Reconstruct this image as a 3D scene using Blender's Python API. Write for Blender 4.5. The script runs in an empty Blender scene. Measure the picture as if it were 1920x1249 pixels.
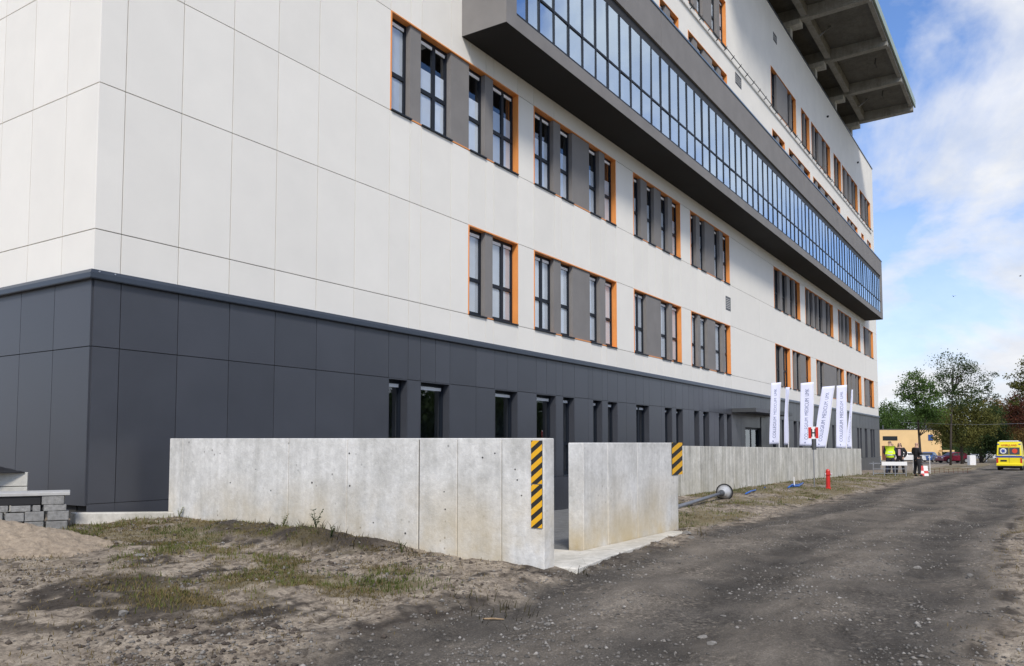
import bpy, bmesh, math, random
import numpy as np
from mathutils import Vector, Matrix, Euler
random.seed(7); rng = np.random.default_rng(7)
R = math.radians
scene = bpy.context.scene
col = scene.collection

# ------------------------------------------------------------------ camera
EYE = 1.6
F_PX, CX, CY, HZ = 1541.0, 960.0, 744.0, 839.0          # from the vanishing points of the facade
PITCH = math.atan2(HZ-CY, F_PX); YAW = math.atan2(1959-960, math.hypot(F_PX, HZ-CY))
cam_d = bpy.data.cameras.new('camera'); cam = bpy.data.objects.new('camera', cam_d); col.objects.link(cam)
cam.location = (0, 0, EYE); cam.rotation_euler = (R(90)+PITCH, 0, YAW-R(90))
cam_d.sensor_width = 36; cam_d.lens = F_PX/1920*36; cam_d.shift_y = (CY-624.5)/1920
cam_d.clip_start = .05; cam_d.clip_end = 4000
scene.camera = cam
_fw = np.array([math.cos(YAW)*math.cos(PITCH), math.sin(YAW)*math.cos(PITCH), math.sin(PITCH)])
_rt = np.array([math.sin(YAW), -math.cos(YAW), 0.0]); _up = np.cross(_rt, _fw)
def _ray(x, y): return _fw+_rt*(x-CX)/F_PX-_up*(y-CY)/F_PX
def at(x, y, z):                      # photo pixel -> point on the level z
    d = _ray(x, y); p = d*(z-EYE)/d[2]; return Vector((p[0], p[1], z))
def atd(x, y, dist):                  # photo pixel -> point at a known distance along the view axis
    d = _ray(x, y)*dist; return Vector((d[0], d[1], d[2]+EYE))

# ------------------------------------------------------------------ world, sun, exposure
SUN_EL, SUN_AZ = R(42), R(218)        # direction TO the sun, azimuth measured from +X
world = bpy.data.worlds.new('World'); scene.world = world; world.use_nodes = True
nt = world.node_tree; nt.nodes.clear()
def N(t, typ, **kw):
    n = t.nodes.new(typ)
    for k, v in kw.items():
        if k in n.inputs: n.inputs[k].default_value = v
        else: setattr(n, k, v)
    return n
def ramp(t, stops, interp='LINEAR'):
    n = t.nodes.new('ShaderNodeValToRGB'); n.color_ramp.interpolation = interp
    el = n.color_ramp.elements
    while len(el) < len(stops): el.new(.5)
    for e, (p, c) in zip(el, stops):
        e.position = p; e.color = (*(c if hasattr(c, '__len__') else (c, c, c)), 1)
    return n
sky = N(nt, 'ShaderNodeTexSky', sky_type='NISHITA', sun_disc=False, sun_elevation=SUN_EL,
        sun_rotation=R(90)-SUN_AZ, air_density=1.0, dust_density=.3, ozone_density=4.0)
tc = N(nt, 'ShaderNodeTexCoord'); sep = N(nt, 'ShaderNodeSeparateXYZ'); nt.links.new(tc.outputs['Generated'], sep.inputs[0])
zz = N(nt, 'ShaderNodeMath', operation='MAXIMUM'); nt.links.new(sep.outputs[2], zz.inputs[0]); zz.inputs[1].default_value = 0.0
za = N(nt, 'ShaderNodeMath', operation='ADD'); nt.links.new(zz.outputs[0], za.inputs[0]); za.inputs[1].default_value = .42
dx = N(nt, 'ShaderNodeMath', operation='DIVIDE'); nt.links.new(sep.outputs[0], dx.inputs[0]); nt.links.new(za.outputs[0], dx.inputs[1])
dy = N(nt, 'ShaderNodeMath', operation='DIVIDE'); nt.links.new(sep.outputs[1], dy.inputs[0]); nt.links.new(za.outputs[0], dy.inputs[1])
cb = N(nt, 'ShaderNodeCombineXYZ'); nt.links.new(dx.outputs[0], cb.inputs[0]); nt.links.new(dy.outputs[0], cb.inputs[1])
mp = N(nt, 'ShaderNodeMapping'); nt.links.new(cb.outputs[0], mp.inputs[0]); mp.inputs['Location'].default_value = (7.3, 2.2, 1.0)  # which part of the cloud field is overhead
cn = N(nt, 'ShaderNodeTexNoise', Scale=2.1, Detail=9.0, Roughness=.56, Distortion=.35); nt.links.new(mp.outputs[0], cn.inputs['Vector'])
cr = ramp(nt, [(.42, 0.02), (.52, .70), (.60, 1.0)]); nt.links.new(cn.outputs['Fac'], cr.inputs[0])
cn2 = N(nt, 'ShaderNodeTexNoise', Scale=4.5, Detail=6.0, Roughness=.6); nt.links.new(mp.outputs[0], cn2.inputs['Vector'])
cc = ramp(nt, [(.3, (5.7, 6.1, 6.9)), (.66, (8.2, 8.2, 8.3))]); nt.links.new(cn2.outputs['Fac'], cc.inputs[0])
mx = N(nt, 'ShaderNodeMixRGB'); hzr = ramp(nt, [(0.0, .85), (.10, .55), (.34, 0.0)]); nt.links.new(zz.outputs[0], hzr.inputs[0]); hmx = N(nt, 'ShaderNodeMath', operation='MAXIMUM'); nt.links.new(cr.outputs[0], hmx.inputs[0]); nt.links.new(hzr.outputs[0], hmx.inputs[1]); nt.links.new(hmx.outputs[0], mx.inputs[0]); sg = N(nt, 'ShaderNodeMixRGB', blend_type='MULTIPLY'); sg.inputs[0].default_value = 1; sg.inputs[2].default_value = (1.15, 1.33, 1.62, 1); nt.links.new(sky.outputs[0], sg.inputs[1]); nt.links.new(sg.outputs[0], mx.inputs[1]); nt.links.new(cc.outputs[0], mx.inputs[2])
bg = N(nt, 'ShaderNodeBackground', Strength=.1); nt.links.new(mx.outputs[0], bg.inputs[0])
wo = N(nt, 'ShaderNodeOutputWorld'); nt.links.new(bg.outputs[0], wo.inputs[0])

sun_d = bpy.data.lights.new('sun', 'SUN'); sun = bpy.data.objects.new('sun', sun_d); col.objects.link(sun)
sun_d.energy = 2.7; sun_d.angle = R(11); sun_d.color = (1, .93, .83)
sv = Vector((math.cos(SUN_EL)*math.cos(SUN_AZ), math.cos(SUN_EL)*math.sin(SUN_AZ), math.sin(SUN_EL)))
sun.rotation_euler = sv.to_track_quat('Z', 'Y').to_euler()
vs = scene.view_settings; vs.view_transform = 'Standard'; vs.look = 'None'; vs.exposure = .30; vs.gamma = 1; vs.use_curve_mapping = False
scene.render.engine = 'CYCLES'

# ------------------------------------------------------------------ materials
MATS = {}
def mat(name, color=(.5, .5, .5), rough=.7, metal=0.0, spec=.5, noise=None, nscale=6.0, bump=0.0, bscale=40.0, stretch=(1, 1, 1), rnd=0.0, coord='Object'):
    m = bpy.data.materials.new(name); m.use_nodes = True; t = m.node_tree; b = t.nodes['Principled BSDF']
    b.inputs['Roughness'].default_value = rough; b.inputs['Metallic'].default_value = metal; b.inputs['Specular IOR Level'].default_value = spec
    b.inputs['Base Color'].default_value = (*color, 1)
    out = None
    if noise or bump or rnd:
        geo = N(t, 'ShaderNodeNewGeometry'); mpn = N(t, 'ShaderNodeMapping'); t.links.new(geo.outputs['Position'], mpn.inputs[0]); mpn.inputs['Scale'].default_value = stretch
    if noise:
        n1 = N(t, 'ShaderNodeTexNoise', Scale=nscale, Detail=6.0, Roughness=.62); t.links.new(mpn.outputs[0], n1.inputs['Vector'])
        a = tuple(c*(1-noise) for c in color); c2 = tuple(min(1, c*(1+noise)) for c in color)
        rp = ramp(t, [(.3, a), (.7, c2)]); t.links.new(n1.outputs['Fac'], rp.inputs[0]); out = rp.outputs[0]
        rr = N(t, 'ShaderNodeMapRange'); rr.inputs[3].default_value = max(0, rough-.1); rr.inputs[4].default_value = min(1, rough+.1)
        t.links.new(n1.outputs['Fac'], rr.inputs[0]); t.links.new(rr.outputs[0], b.inputs['Roughness'])
    if rnd:
        oi = N(t, 'ShaderNodeObjectInfo'); mr = N(t, 'ShaderNodeMapRange'); mr.inputs[3].default_value = 1-rnd; mr.inputs[4].default_value = 1+rnd
        t.links.new(oi.outputs['Random'], mr.inputs[0])
        hs = N(t, 'ShaderNodeHueSaturation'); hs.inputs['Color'].default_value = (*color, 1)
        if out: t.links.new(out, hs.inputs['Color'])
        t.links.new(mr.outputs[0], hs.inputs['Value']); out = hs.outputs[0]
    if out: t.links.new(out, b.inputs['Base Color'])
    if bump:
        n2 = N(t, 'ShaderNodeTexNoise', Scale=bscale, Detail=5.0, Roughness=.6); t.links.new(mpn.outputs[0], n2.inputs['Vector'])
        bn = N(t, 'ShaderNodeBump', Strength=bump, Distance=.02); t.links.new(n2.outputs['Fac'], bn.inputs['Height']); t.links.new(bn.outputs[0], b.inputs['Normal'])
    MATS[name] = m
    return m
mat('white_panel', (.785, .762, .705), .75, noise=.025, nscale=1.3, bump=.06, bscale=9, rnd=.028)
mat('white_plaster', (.775, .75, .69), .85, noise=.05, nscale=.8, bump=.08, bscale=25)
mat('grey_plaster', (.205, .196, .190), .85, noise=.1, nscale=1.2, bump=.1, bscale=30)
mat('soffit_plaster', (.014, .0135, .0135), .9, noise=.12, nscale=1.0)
mat('dark_cladding', (.052, .056, .068), .36, spec=.5, noise=.10, nscale=.9, rnd=.08)
mat('joint_dark', (.05, .05, .05), .9)
mat('coping_metal', (.05, .062, .082), .32, metal=.35, noise=.1, nscale=3)
mat('orange_paint', (.80, .30, .075), .5, noise=.06, nscale=3)
mat('frame_anthracite', (.010, .014, .022), .5, spec=.3)
mat('blind_white', (.58, .62, .66), .8, noise=.06, nscale=3, rnd=.16)
mat('trickle_vent_white', (.85, .86, .87), .5)
mat('interior_dark', (.05, .055, .06), .9)
mat('interior_pale', (.55, .6, .66), .9)
mat('blue_metal', (.10, .17, .27), .35, metal=.3)
mat('steel', (.45, .46, .48), .35, metal=.9, noise=.1, nscale=8)
mat('steel_dark', (.10, .105, .11), .5, metal=.4)
mat('yellow_paint', (.80, .42, .01), .55, noise=.08, nscale=20)
mat('black_paint', (.018, .017, .016), .6)
mat('rubber', (.02, .02, .02), .9)
mat('red_paint', (.55, .025, .02), .4, noise=.1, nscale=15)
mat('white_paint', (.78, .78, .78), .5)
mat('flag_cloth', (.71, .73, .90), .85)
mat('flag_ink', (.10, .13, .26), .8)
mat('paver', (.23, .23, .225), .95, noise=.3, nscale=25, bump=.5, bscale=60, rnd=.12)
mat('pale_block', (.48, .47, .43), .95, noise=.12, nscale=12, bump=.3, bscale=50, rnd=.06)
mat('black_plastic', (.015, .015, .016), .45)
mat('sand', (.31, .25, .185), 1, noise=.3, nscale=16, bump=1.0, bscale=45)
mat('stone', (.19, .18, .165), .95, noise=.3, nscale=14, bump=.6, bscale=40, rnd=.25)
mat('wood', (.30, .21, .12), .8, noise=.2, nscale=20)
mat('bark', (.06, .048, .038), .95, noise=.35, nscale=10, bump=.6, bscale=20)
mat('blue_plastic', (.03, .12, .42), .45)
mat('skin', (.50, .31, .23), .6)
mat('hair_dark', (.02, .016, .013), .7)
mat('hair_grey', (.22, .19, .16), .8)
mat('cloth_black', (.016, .016, .019), .9, noise=.2, nscale=20)
mat('cloth_navy', (.02, .024, .045), .9)
mat('cloth_pink', (.58, .38, .42), .9)
mat('hivis', (.62, .85, .03), .7)
mat('reflective', (.75, .77, .75), .4)
mat('shoe', (.02, .02, .02), .6)
mat('amb_yellow', (.86, .72, .02), .3)
mat('amb_blue', (.03, .06, .30), .35)
mat('amb_red', (.62, .06, .02), .35)
mat('car_red', (.16, .012, .03), .25)
mat('car_blue', (.035, .09, .26), .25)
mat('car_white', (.75, .76, .77), .3)
mat('car_silver', (.5, .51, .53), .3, metal=.5)
mat('car_glass', (.03, .035, .04), .08, spec=.8)
mat('lamp_red', (.6, .03, .02), .3)
mat('ochre_render', (.74, .52, .26), .9, noise=.05, nscale=.6)
mat('brown_paint', (.14, .05, .03), .7)
mat('asphalt_far', (.1, .1, .1), .9)

def glass_mat(name, tint, refl, rcol):
    m = bpy.data.materials.new(name); m.use_nodes = True; t = m.node_tree; t.nodes.clear()
    tr = N(t, 'ShaderNodeBsdfTransparent'); tr.inputs[0].default_value = (*tint, 1)
    gl = N(t, 'ShaderNodeBsdfGlossy', Roughness=.02); gl.inputs[0].default_value = (*rcol, 1)
    fr = N(t, 'ShaderNodeFresnel', IOR=1.52)
    mr = N(t, 'ShaderNodeMapRange'); mr.inputs[3].default_value = refl; mr.inputs[4].default_value = 1.0
    geo = N(t, 'ShaderNodeNewGeometry'); nz = N(t, 'ShaderNodeTexNoise', Scale=.9, Detail=2.0); t.links.new(geo.outputs['Position'], nz.inputs['Vector'])
    bn = N(t, 'ShaderNodeBump', Strength=.04, Distance=.05); t.links.new(nz.outputs['Fac'], bn.inputs['Height']); t.links.new(bn.outputs[0], gl.inputs['Normal'])
    t.links.new(fr.outputs[0], mr.inputs[0])
    bf = N(t, 'ShaderNodeMath', operation='SUBTRACT'); bf.inputs[0].default_value = 1; t.links.new(geo.outputs['Backfacing'], bf.inputs[1])   # only the outer face of a pane mirrors
    fm = N(t, 'ShaderNodeMath', operation='MULTIPLY'); t.links.new(mr.outputs[0], fm.inputs[0]); t.links.new(bf.outputs[0], fm.inputs[1])
    mxs = N(t, 'ShaderNodeMixShader'); t.links.new(fm.outputs[0], mxs.inputs[0]); t.links.new(tr.outputs[0], mxs.inputs[1]); t.links.new(gl.outputs[0], mxs.inputs[2])
    o = N(t, 'ShaderNodeOutputMaterial'); t.links.new(mxs.outputs[0], o.inputs[0]); MATS[name] = m
glass_mat('window_glass', (.98, .99, 1), .10, (.9, .95, 1))
glass_mat('gallery_glass', (.55, .68, .82), .70, (.74, .87, 1))

def concrete_mat(name, base, stain, board=False, k=1.0):
    m = bpy.data.materials.new(name); m.use_nodes = True; t = m.node_tree; b = t.nodes['Principled BSDF']
    b.inputs['Roughness'].default_value = .88; b.inputs['Specular IOR Level'].default_value = .25
    geo = N(t, 'ShaderNodeNewGeometry'); pos = geo.outputs['Position']
    def noise(sc, det, stretch=(1, 1, 1), rough=.6):
        mpn = N(t, 'ShaderNodeMapping'); t.links.new(pos, mpn.inputs[0]); mpn.inputs['Scale'].default_value = stretch
        n = N(t, 'ShaderNodeTexNoise', Scale=sc, Detail=det, Roughness=rough); t.links.new(mpn.outputs[0], n.inputs['Vector']); return n.outputs['Fac']
    def mul(c, f, lo, hi, p0=.3, p1=.7):
        rp = ramp(t, [(p0, lo), (p1, hi)]); t.links.new(f, rp.inputs[0])
        mm = N(t, 'ShaderNodeMixRGB', blend_type='MULTIPLY'); mm.inputs[0].default_value = 1
        if isinstance(c, tuple): mm.inputs[1].default_value = (*c, 1)
        else: t.links.new(c, mm.inputs[1])
        t.links.new(rp.outputs[0], mm.inputs[2]); return mm.outputs[0]
    c = mul(base, noise(1.5, 9, rough=.7), (.78, .78, .765), (1.08, 1.08, 1.08), .34, .60)
    c = mul(c, noise(2.2, 6, (3, 3, .2)), *((.62, .62, .60), (1.06, 1.06, 1.06)) if board else ((.84, .84, .83), (1.04, 1.04, 1.04)), .28, .60)
    c = mul(c, noise(14, 6, rough=.7), (.86, .86, .86), (1.06, 1.06, 1.06), .35, .65)
    if board: c = mul(c, noise(5, 3, (4, 4, .05)), (.70, .70, .69), (1.12, 1.12, 1.1))
    # scattered pits and rust coloured dots
    vo = N(t, 'ShaderNodeTexVoronoi', Scale=9.0); t.links.new(pos, vo.inputs['Vector'])
    rp = ramp(t, [(.08, .30), (.16, 1.0)]); t.links.new(vo.outputs['Distance'], rp.inputs[0])
    mm = N(t, 'ShaderNodeMixRGB', blend_type='MULTIPLY'); nf = noise(1.9, 3); rpf = ramp(t, [(.54, 0), (.64, .85)]); t.links.new(nf, rpf.inputs[0])
    t.links.new(rpf.outputs[0], mm.inputs[0]); t.links.new(c, mm.inputs[1]); t.links.new(rp.outputs[0], mm.inputs[2]); c = mm.outputs[0]
    # ochre mud splashed up from the ground
    sp = N(t, 'ShaderNodeSeparateXYZ'); t.links.new(pos, sp.inputs[0])
    hz = N(t, 'ShaderNodeMapRange'); hz.inputs[1].default_value = 1.3; hz.inputs[2].default_value = .3; t.links.new(sp.outputs[2], hz.inputs[0])
    ml = N(t, 'ShaderNodeMath', operation='MULTIPLY'); t.links.new(hz.outputs[0], ml.inputs[0])
    rps = ramp(t, [(.38, 0), (.62, 1)]); t.links.new(noise(.8, 6), rps.inputs[0]); t.links.new(rps.outputs[0], ml.inputs[1])
    ml2 = N(t, 'ShaderNodeMath', operation='MULTIPLY'); t.links.new(ml.outputs[0], ml2.inputs[0]); ml2.inputs[1].default_value = .75*k
    m2 = N(t, 'ShaderNodeMixRGB'); t.links.new(ml2.outputs[0], m2.inputs[0]); t.links.new(c, m2.inputs[1]); m2.inputs[2].default_value = (*stain, 1)
    t.links.new(m2.outputs[0], b.inputs['Base Color'])
    bn = N(t, 'ShaderNodeBump', Strength=.25, Distance=.02); t.links.new(noise(30, 6), bn.inputs['Height']); t.links.new(bn.outputs[0], b.inputs['Normal'])
    MATS[name] = m
concrete_mat('concrete_wall', (.66, .655, .635), (.50, .40, .225), k=1.15)
concrete_mat('concrete_board', (.66, .645, .60), (.42, .37, .25), board=True, k=.5)
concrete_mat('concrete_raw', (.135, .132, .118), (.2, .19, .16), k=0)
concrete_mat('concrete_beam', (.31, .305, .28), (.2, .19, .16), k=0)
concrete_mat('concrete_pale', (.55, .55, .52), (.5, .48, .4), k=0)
concrete_mat('concrete_kerb', (.62, .60, .55), (.45, .38, .26), k=.3)
concrete_mat('concrete_joint', (.16, .155, .145), (.14, .12, .09), k=.3)

def leaf_mat(name, c1, c2):
    m = bpy.data.materials.new(name); m.use_nodes = True; t = m.node_tree; b = t.nodes['Principled BSDF']
    b.inputs['Roughness'].default_value = .7; b.inputs['Specular IOR Level'].default_value = .2
    geo = N(t, 'ShaderNodeNewGeometry'); n = N(t, 'ShaderNodeTexNoise', Scale=.7, Detail=4.0); t.links.new(geo.outputs['Position'], n.inputs['Vector'])
    n3 = N(t, 'ShaderNodeTexWhiteNoise'); 
    rp = ramp(t, [(.32, c1), (.68, c2)]); t.links.new(n.outputs['Fac'], rp.inputs[0])
    t.links.new(rp.outputs[0], b.inputs['Base Color'])
    tl = N(t, 'ShaderNodeBsdfTranslucent'); t.links.new(rp.outputs[0], tl.inputs[0])
    mxs = N(t, 'ShaderNodeMixShader'); mxs.inputs[0].default_value = .3
    t.links.new(b.outputs[0], mxs.inputs[1]); t.links.new(tl.outputs[0], mxs.inputs[2]); t.links.new(mxs.outputs[0], t.nodes['Material Output'].inputs[0])
    MATS[name] = m
leaf_mat('leaf_green', (.04, .08, .018), (.11, .18, .045))
leaf_mat('leaf_dark', (.022, .042, .013), (.065, .10, .03))
leaf_mat('leaf_olive', (.06, .07, .018), (.17, .165, .045))
leaf_mat('leaf_autumn', (.08, .055, .018), (.22, .14, .045))
leaf_mat('leaf_russet', (.05, .018, .010), (.13, .045, .025))
leaf_mat('grass_green', (.06, .085, .018), (.15, .165, .04))
leaf_mat('grass_dry', (.12, .09, .035), (.22, .17, .075))
leaf_mat('weed_brown', (.035, .032, .016), (.09, .075, .035))

# ------------------------------------------------------------------ helpers
WL = {}
def finish(o, mats, parent):
    for m in ([mats] if isinstance(mats, str) else mats):
        if len(o.data.materials) < 8 and MATS[m].name not in [x.name for x in o.data.materials if x]: o.data.materials.append(MATS[m])
    col.objects.link(o)
    if parent: o.parent = parent
    return o
class MB:
    def __init__(s): s.v = []; s.f = []; s.mi = []; s.smooth = False
    def add(s, v, f, mi=0):
        n = len(s.v); s.v += [tuple(p) for p in v]; s.f += [tuple(i+n for i in q) for q in f]; s.mi += [mi]*len(f); return s
    def box(s, x0, x1, y0, y1, z0, z1, mi=0):
        x0, x1 = min(x0, x1), max(x0, x1); y0, y1 = min(y0, y1), max(y0, y1); z0, z1 = min(z0, z1), max(z0, z1)
        return s.add([(x0, y0, z0), (x1, y0, z0), (x1, y1, z0), (x0, y1, z0), (x0, y0, z1), (x1, y0, z1), (x1, y1, z1), (x0, y1, z1)],
                     [(0, 3, 2, 1), (4, 5, 6, 7), (0, 1, 5, 4), (1, 2, 6, 5), (2, 3, 7, 6), (3, 0, 4, 7)], mi)
    def tube(s, pts, rad, n=8, mi=0, cap=True):
        pts = [Vector(p) for p in pts]; rad = rad if hasattr(rad, '__len__') else [rad]*len(pts)
        rings = []
        for i, p in enumerate(pts):
            d = (pts[min(i+1, len(pts)-1)]-pts[max(i-1, 0)]).normalized()
            a = d.cross(Vector((0, 0, 1)) if abs(d.z) < .9 else Vector((1, 0, 0))).normalized(); b = d.cross(a)
            rings.append([p+(a*math.cos(2*math.pi*k/n)+b*math.sin(2*math.pi*k/n))*rad[i] for k in range(n)])
        v = [q for r_ in rings for q in r_]; f = []
        for i in range(len(pts)-1):
            for k in range(n): f.append((i*n+k, i*n+(k+1) % n, (i+1)*n+(k+1) % n, (i+1)*n+k))
        if cap: f.append(tuple(range(n))[::-1]); f.append(tuple((len(pts)-1)*n+k for k in range(n)))
        return s.add(v, f, mi)
    def prism(s, poly, axis, c0, c1, mi=0):      # poly in the two other axes, extruded along axis
        def mk(p, c): return {'x': (c, p[0], p[1]), 'y': (p[0], c, p[1]), 'z': (p[0], p[1], c)}[axis]
        n = len(poly); v = [mk(p, c0) for p in poly]+[mk(p, c1) for p in poly]
        f = [tuple(range(n))[::-1], tuple(range(n, 2*n))]+[(i, (i+1) % n, n+(i+1) % n, n+i) for i in range(n)]
        return s.add(v, f, mi)
    def build(s, name, mats, parent=None, origin=None, bevel=0.0, smooth=False, seg=1):
        v = np.array(s.v, float)
        if origin is None: origin = Vector(((v[:, 0].min()+v[:, 0].max())/2, (v[:, 1].min()+v[:, 1].max())/2, v[:, 2].min()))
        o3 = np.array(origin); me = bpy.data.meshes.new(name); me.from_pydata([tuple(p) for p in v-o3], [], s.f)
        me.polygons.foreach_set('material_index', s.mi)
        bm = bmesh.new(); bm.from_mesh(me)
        bmesh.ops.recalc_face_normals(bm, faces=bm.faces)
        if bevel: bmesh.ops.bevel(bm, geom=[e for e in bm.edges], offset=bevel, segments=seg, affect='EDGES', profile=.7)
        bm.to_mesh(me); bm.free()
        if smooth: me.polygons.foreach_set('use_smooth', [True]*len(me.polygons))
        o = bpy.data.objects.new(name, me); finish(o, mats, parent)
        pw = Vector(WL.get(parent.name, (0, 0, 0))) if parent else Vector((0, 0, 0))
        o.location = Vector(origin)-pw; WL[o.name] = tuple(origin)
        return o
_boxes = {}
def bx(name, m, parent, x0, x1, y0, y1, z0, z1, bevel=0.0):   # a box part that shares its mesh with equal boxes
    x0, x1 = min(x0, x1), max(x0, x1); y0, y1 = min(y0, y1), max(y0, y1); z0, z1 = min(z0, z1), max(z0, z1)
    key = (round(x1-x0, 4), round(y1-y0, 4), round(z1-z0, 4), m, bevel); c = Vector(((x0+x1)/2, (y0+y1)/2, z0))
    if key not in _boxes:
        o = MB().box(x0, x1, y0, y1, z0, z1).build(name, m, parent, c, bevel); _boxes[key] = o.data; return o
    o = bpy.data.objects.new(name, _boxes[key]); col.objects.link(o)
    if parent: o.parent = parent
    pw = Vector(WL.get(parent.name, (0, 0, 0))) if parent else Vector((0, 0, 0)); o.location = c-pw; WL[o.name] = tuple(c)
    return o
def tag(o, label, cat, group=None, kind=None):
    if label: o['label'] = label
    if cat: o['category'] = cat
    if group: o['group'] = group
    if kind: o['kind'] = kind
    return o
def thing(name, label, cat, loc=(0, 0, 0), rz=0.0, group=None, local=False):
    o = bpy.data.objects.new(name, None); col.objects.link(o); o.location = loc; o.rotation_euler = (0, 0, rz); o.empty_display_size = .2
    WL[o.name] = (0, 0, 0) if local else tuple(loc); return tag(o, label, cat, group)
def copy_tree(o, parent=None):
    c = o.copy(); col.objects.link(c); c.parent = parent
    for ch in o.children: copy_tree(ch, c)
    return c
def text_mesh(s, size, m, name, parent, loc, rot, extrude=.002, align='CENTER'):
    cu = bpy.data.curves.new(name, 'FONT'); cu.body = s; cu.size = size; cu.extrude = extrude; cu.align_x = align; cu.align_y = 'CENTER'
    to = bpy.data.objects.new('tmp', cu); col.objects.link(to); bpy.context.view_layer.update()
    me = bpy.data.meshes.new_from_object(to.evaluated_get(bpy.context.evaluated_depsgraph_get()))
    bpy.data.objects.remove(to); o = bpy.data.objects.new(name, me); me.materials.clear(); me.materials.append(MATS[m])
    col.objects.link(o); o.parent = parent; o.location = loc; o.rotation_euler = rot; return o
# numpy value noise
_P = rng.random((256, 256))
def vnoise(x, y):
    xi = np.floor(x).astype(int); yi = np.floor(y).astype(int); xf = x-xi; yf = y-yi
    u = xf*xf*(3-2*xf); w = yf*yf*(3-2*yf)
    g = lambda a, b: _P[a & 255, b & 255]
    return (g(xi, yi)*(1-u)+g(xi+1, yi)*u)*(1-w)+(g(xi, yi+1)*(1-u)+g(xi+1, yi+1)*u)*w
def fbm(x, y, o=5, ga=.5):
    s = 0; a = 1; t_ = 0
    for i in range(o): s = s+a*vnoise(x*2**i+17.3*i, y*2**i-9.1*i); t_ += a; a *= ga
    return s/t_
def sstep(a, b, x): t_ = np.clip((x-a)/(b-a), 0, 1); return t_*t_*(3-2*t_)

# ------------------------------------------------------------------ the ground
W, X0, ZB = 11.516, 6.611, EYE-.7905        # facade plane, its near corner, lower edge of the cladding
W1X, W2Y, W3Y, XRET = 7.62, 4.93, 8.02, 12.5
def zground(X, Y):
    X = np.asarray(X, float); Y = np.asarray(Y, float)
    b = np.interp(X, [-5, 2, 7.5, 14, 45, 60, 84, 126, 200, 3000], [0, .05, .2, .2, .19, 0, -.42, -.5, -.55, -.6])
    near = 1-sstep(11, 15, X)
    rise = np.interp(Y, [3.6, 4.6, 7.5, 10.8, 13], [0, .12, .24, .36, .42])*near*sstep(-2, 4, X)
    bank = sstep(4.6, 7.9, Y)*.14*sstep(12, 15, X)*(1-sstep(30, 50, X))
    ditch = -.05*np.exp(-((Y-5.1)/.5)**2)*sstep(12, 15, X)*(1-sstep(40, 48, X))
    rb = sstep(.7, -.6, Y)*.10*sstep(8, 14, X)*(1-sstep(60, 75, X))
    return b+rise+bank+rb+ditch
def in_yard(X, Y):
    a = (X > W1X+.1) & (X < XRET-.1) & (Y > W2Y+.08) & (Y < 60)
    b = (X >= XRET-.1) & (X < 46.2) & (Y > np.minimum(W3Y+.12, W2Y+.35+(X-XRET)*.82)) & (Y < 60)
    return a | b
def yard_z(X, Y):
    r = .3-.45*sstep(4.9, 9.5, Y)
    r = np.where(X > 16.2, -.15, r)
    return np.where(X > 40, -.15+.1*sstep(40, 46, X), r)
def road_mask(X, Y):
    wob = (fbm(X*.35, Y*.35, 4)-.5)*1.5
    left = np.interp(X, [-5, 2, 4, 6, 9, 14, 25, 40, 60], [3.9, 4.1, 4.35, 4.35, 4.25, 4.75, 4.75, 4.9, 5.5])
    fuzz = (fbm(X*2.2+7, Y*2.2, 4, .6)-.5)*.9
    return sstep(.45, -.45, Y-left+wob*.55+fuzz)*sstep(.2, .9, Y+wob*.35+.1*sstep(0, 12, 12-X)*6)
xs = np.concatenate([np.arange(-300, -10, 40), np.arange(-10, 2.4, .6), np.arange(2.4, 15, .055), np.arange(15, 30, .15), np.arange(30, 62, .4), np.arange(62, 140, 2.5), np.array([150, 180, 220, 300, 450, 700, 1200, 2200, 3400])])
ys = np.concatenate([np.array([-2500, -1500, -800, -400, -200, -100, -60, -40]), np.arange(-30, -1.5, 1.5), np.arange(-1.5, 11.7, .06), np.arange(11.7, 20, .5), np.array([22, 26, 32, 40, 60, 90, 140, 220, 400, 800, 1500, 2500])])
GX, GY = np.meshgrid(xs, ys, indexing='ij')
GZ = zground(GX, GY)
RD = road_mask(GX, GY)*(1-sstep(85, 100, GX)*.0)
dirt = (1-RD)*sstep(-2, 2, GX)*(1-sstep(40, 60, GX))
fine = (1-sstep(24, 50, GX))
lump = (fbm(GX*1.7, GY*1.7, 5, .55)-.5)
ridge = 1-np.abs(2*fbm(GX*2.6+5, GY*3.4, 4, .55)-1)
GZ = GZ+dirt*fine*(lump*.075+(ridge-.8)*.06*sstep(9.5, 6, GY))+fine*((fbm(GX*5, GY*6, 3, .6)-.5)*.05*(1-.75*RD))
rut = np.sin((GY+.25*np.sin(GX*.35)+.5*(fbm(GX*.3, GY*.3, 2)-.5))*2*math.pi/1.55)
GZ = GZ+RD*(rut*.028+(fbm(GX*.9, GY*1.6, 4)-.5)*.09+(fbm(GX*4, GY*5, 4, .6)-.5)*.035*fine)*(1-sstep(40, 70, GX))
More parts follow.
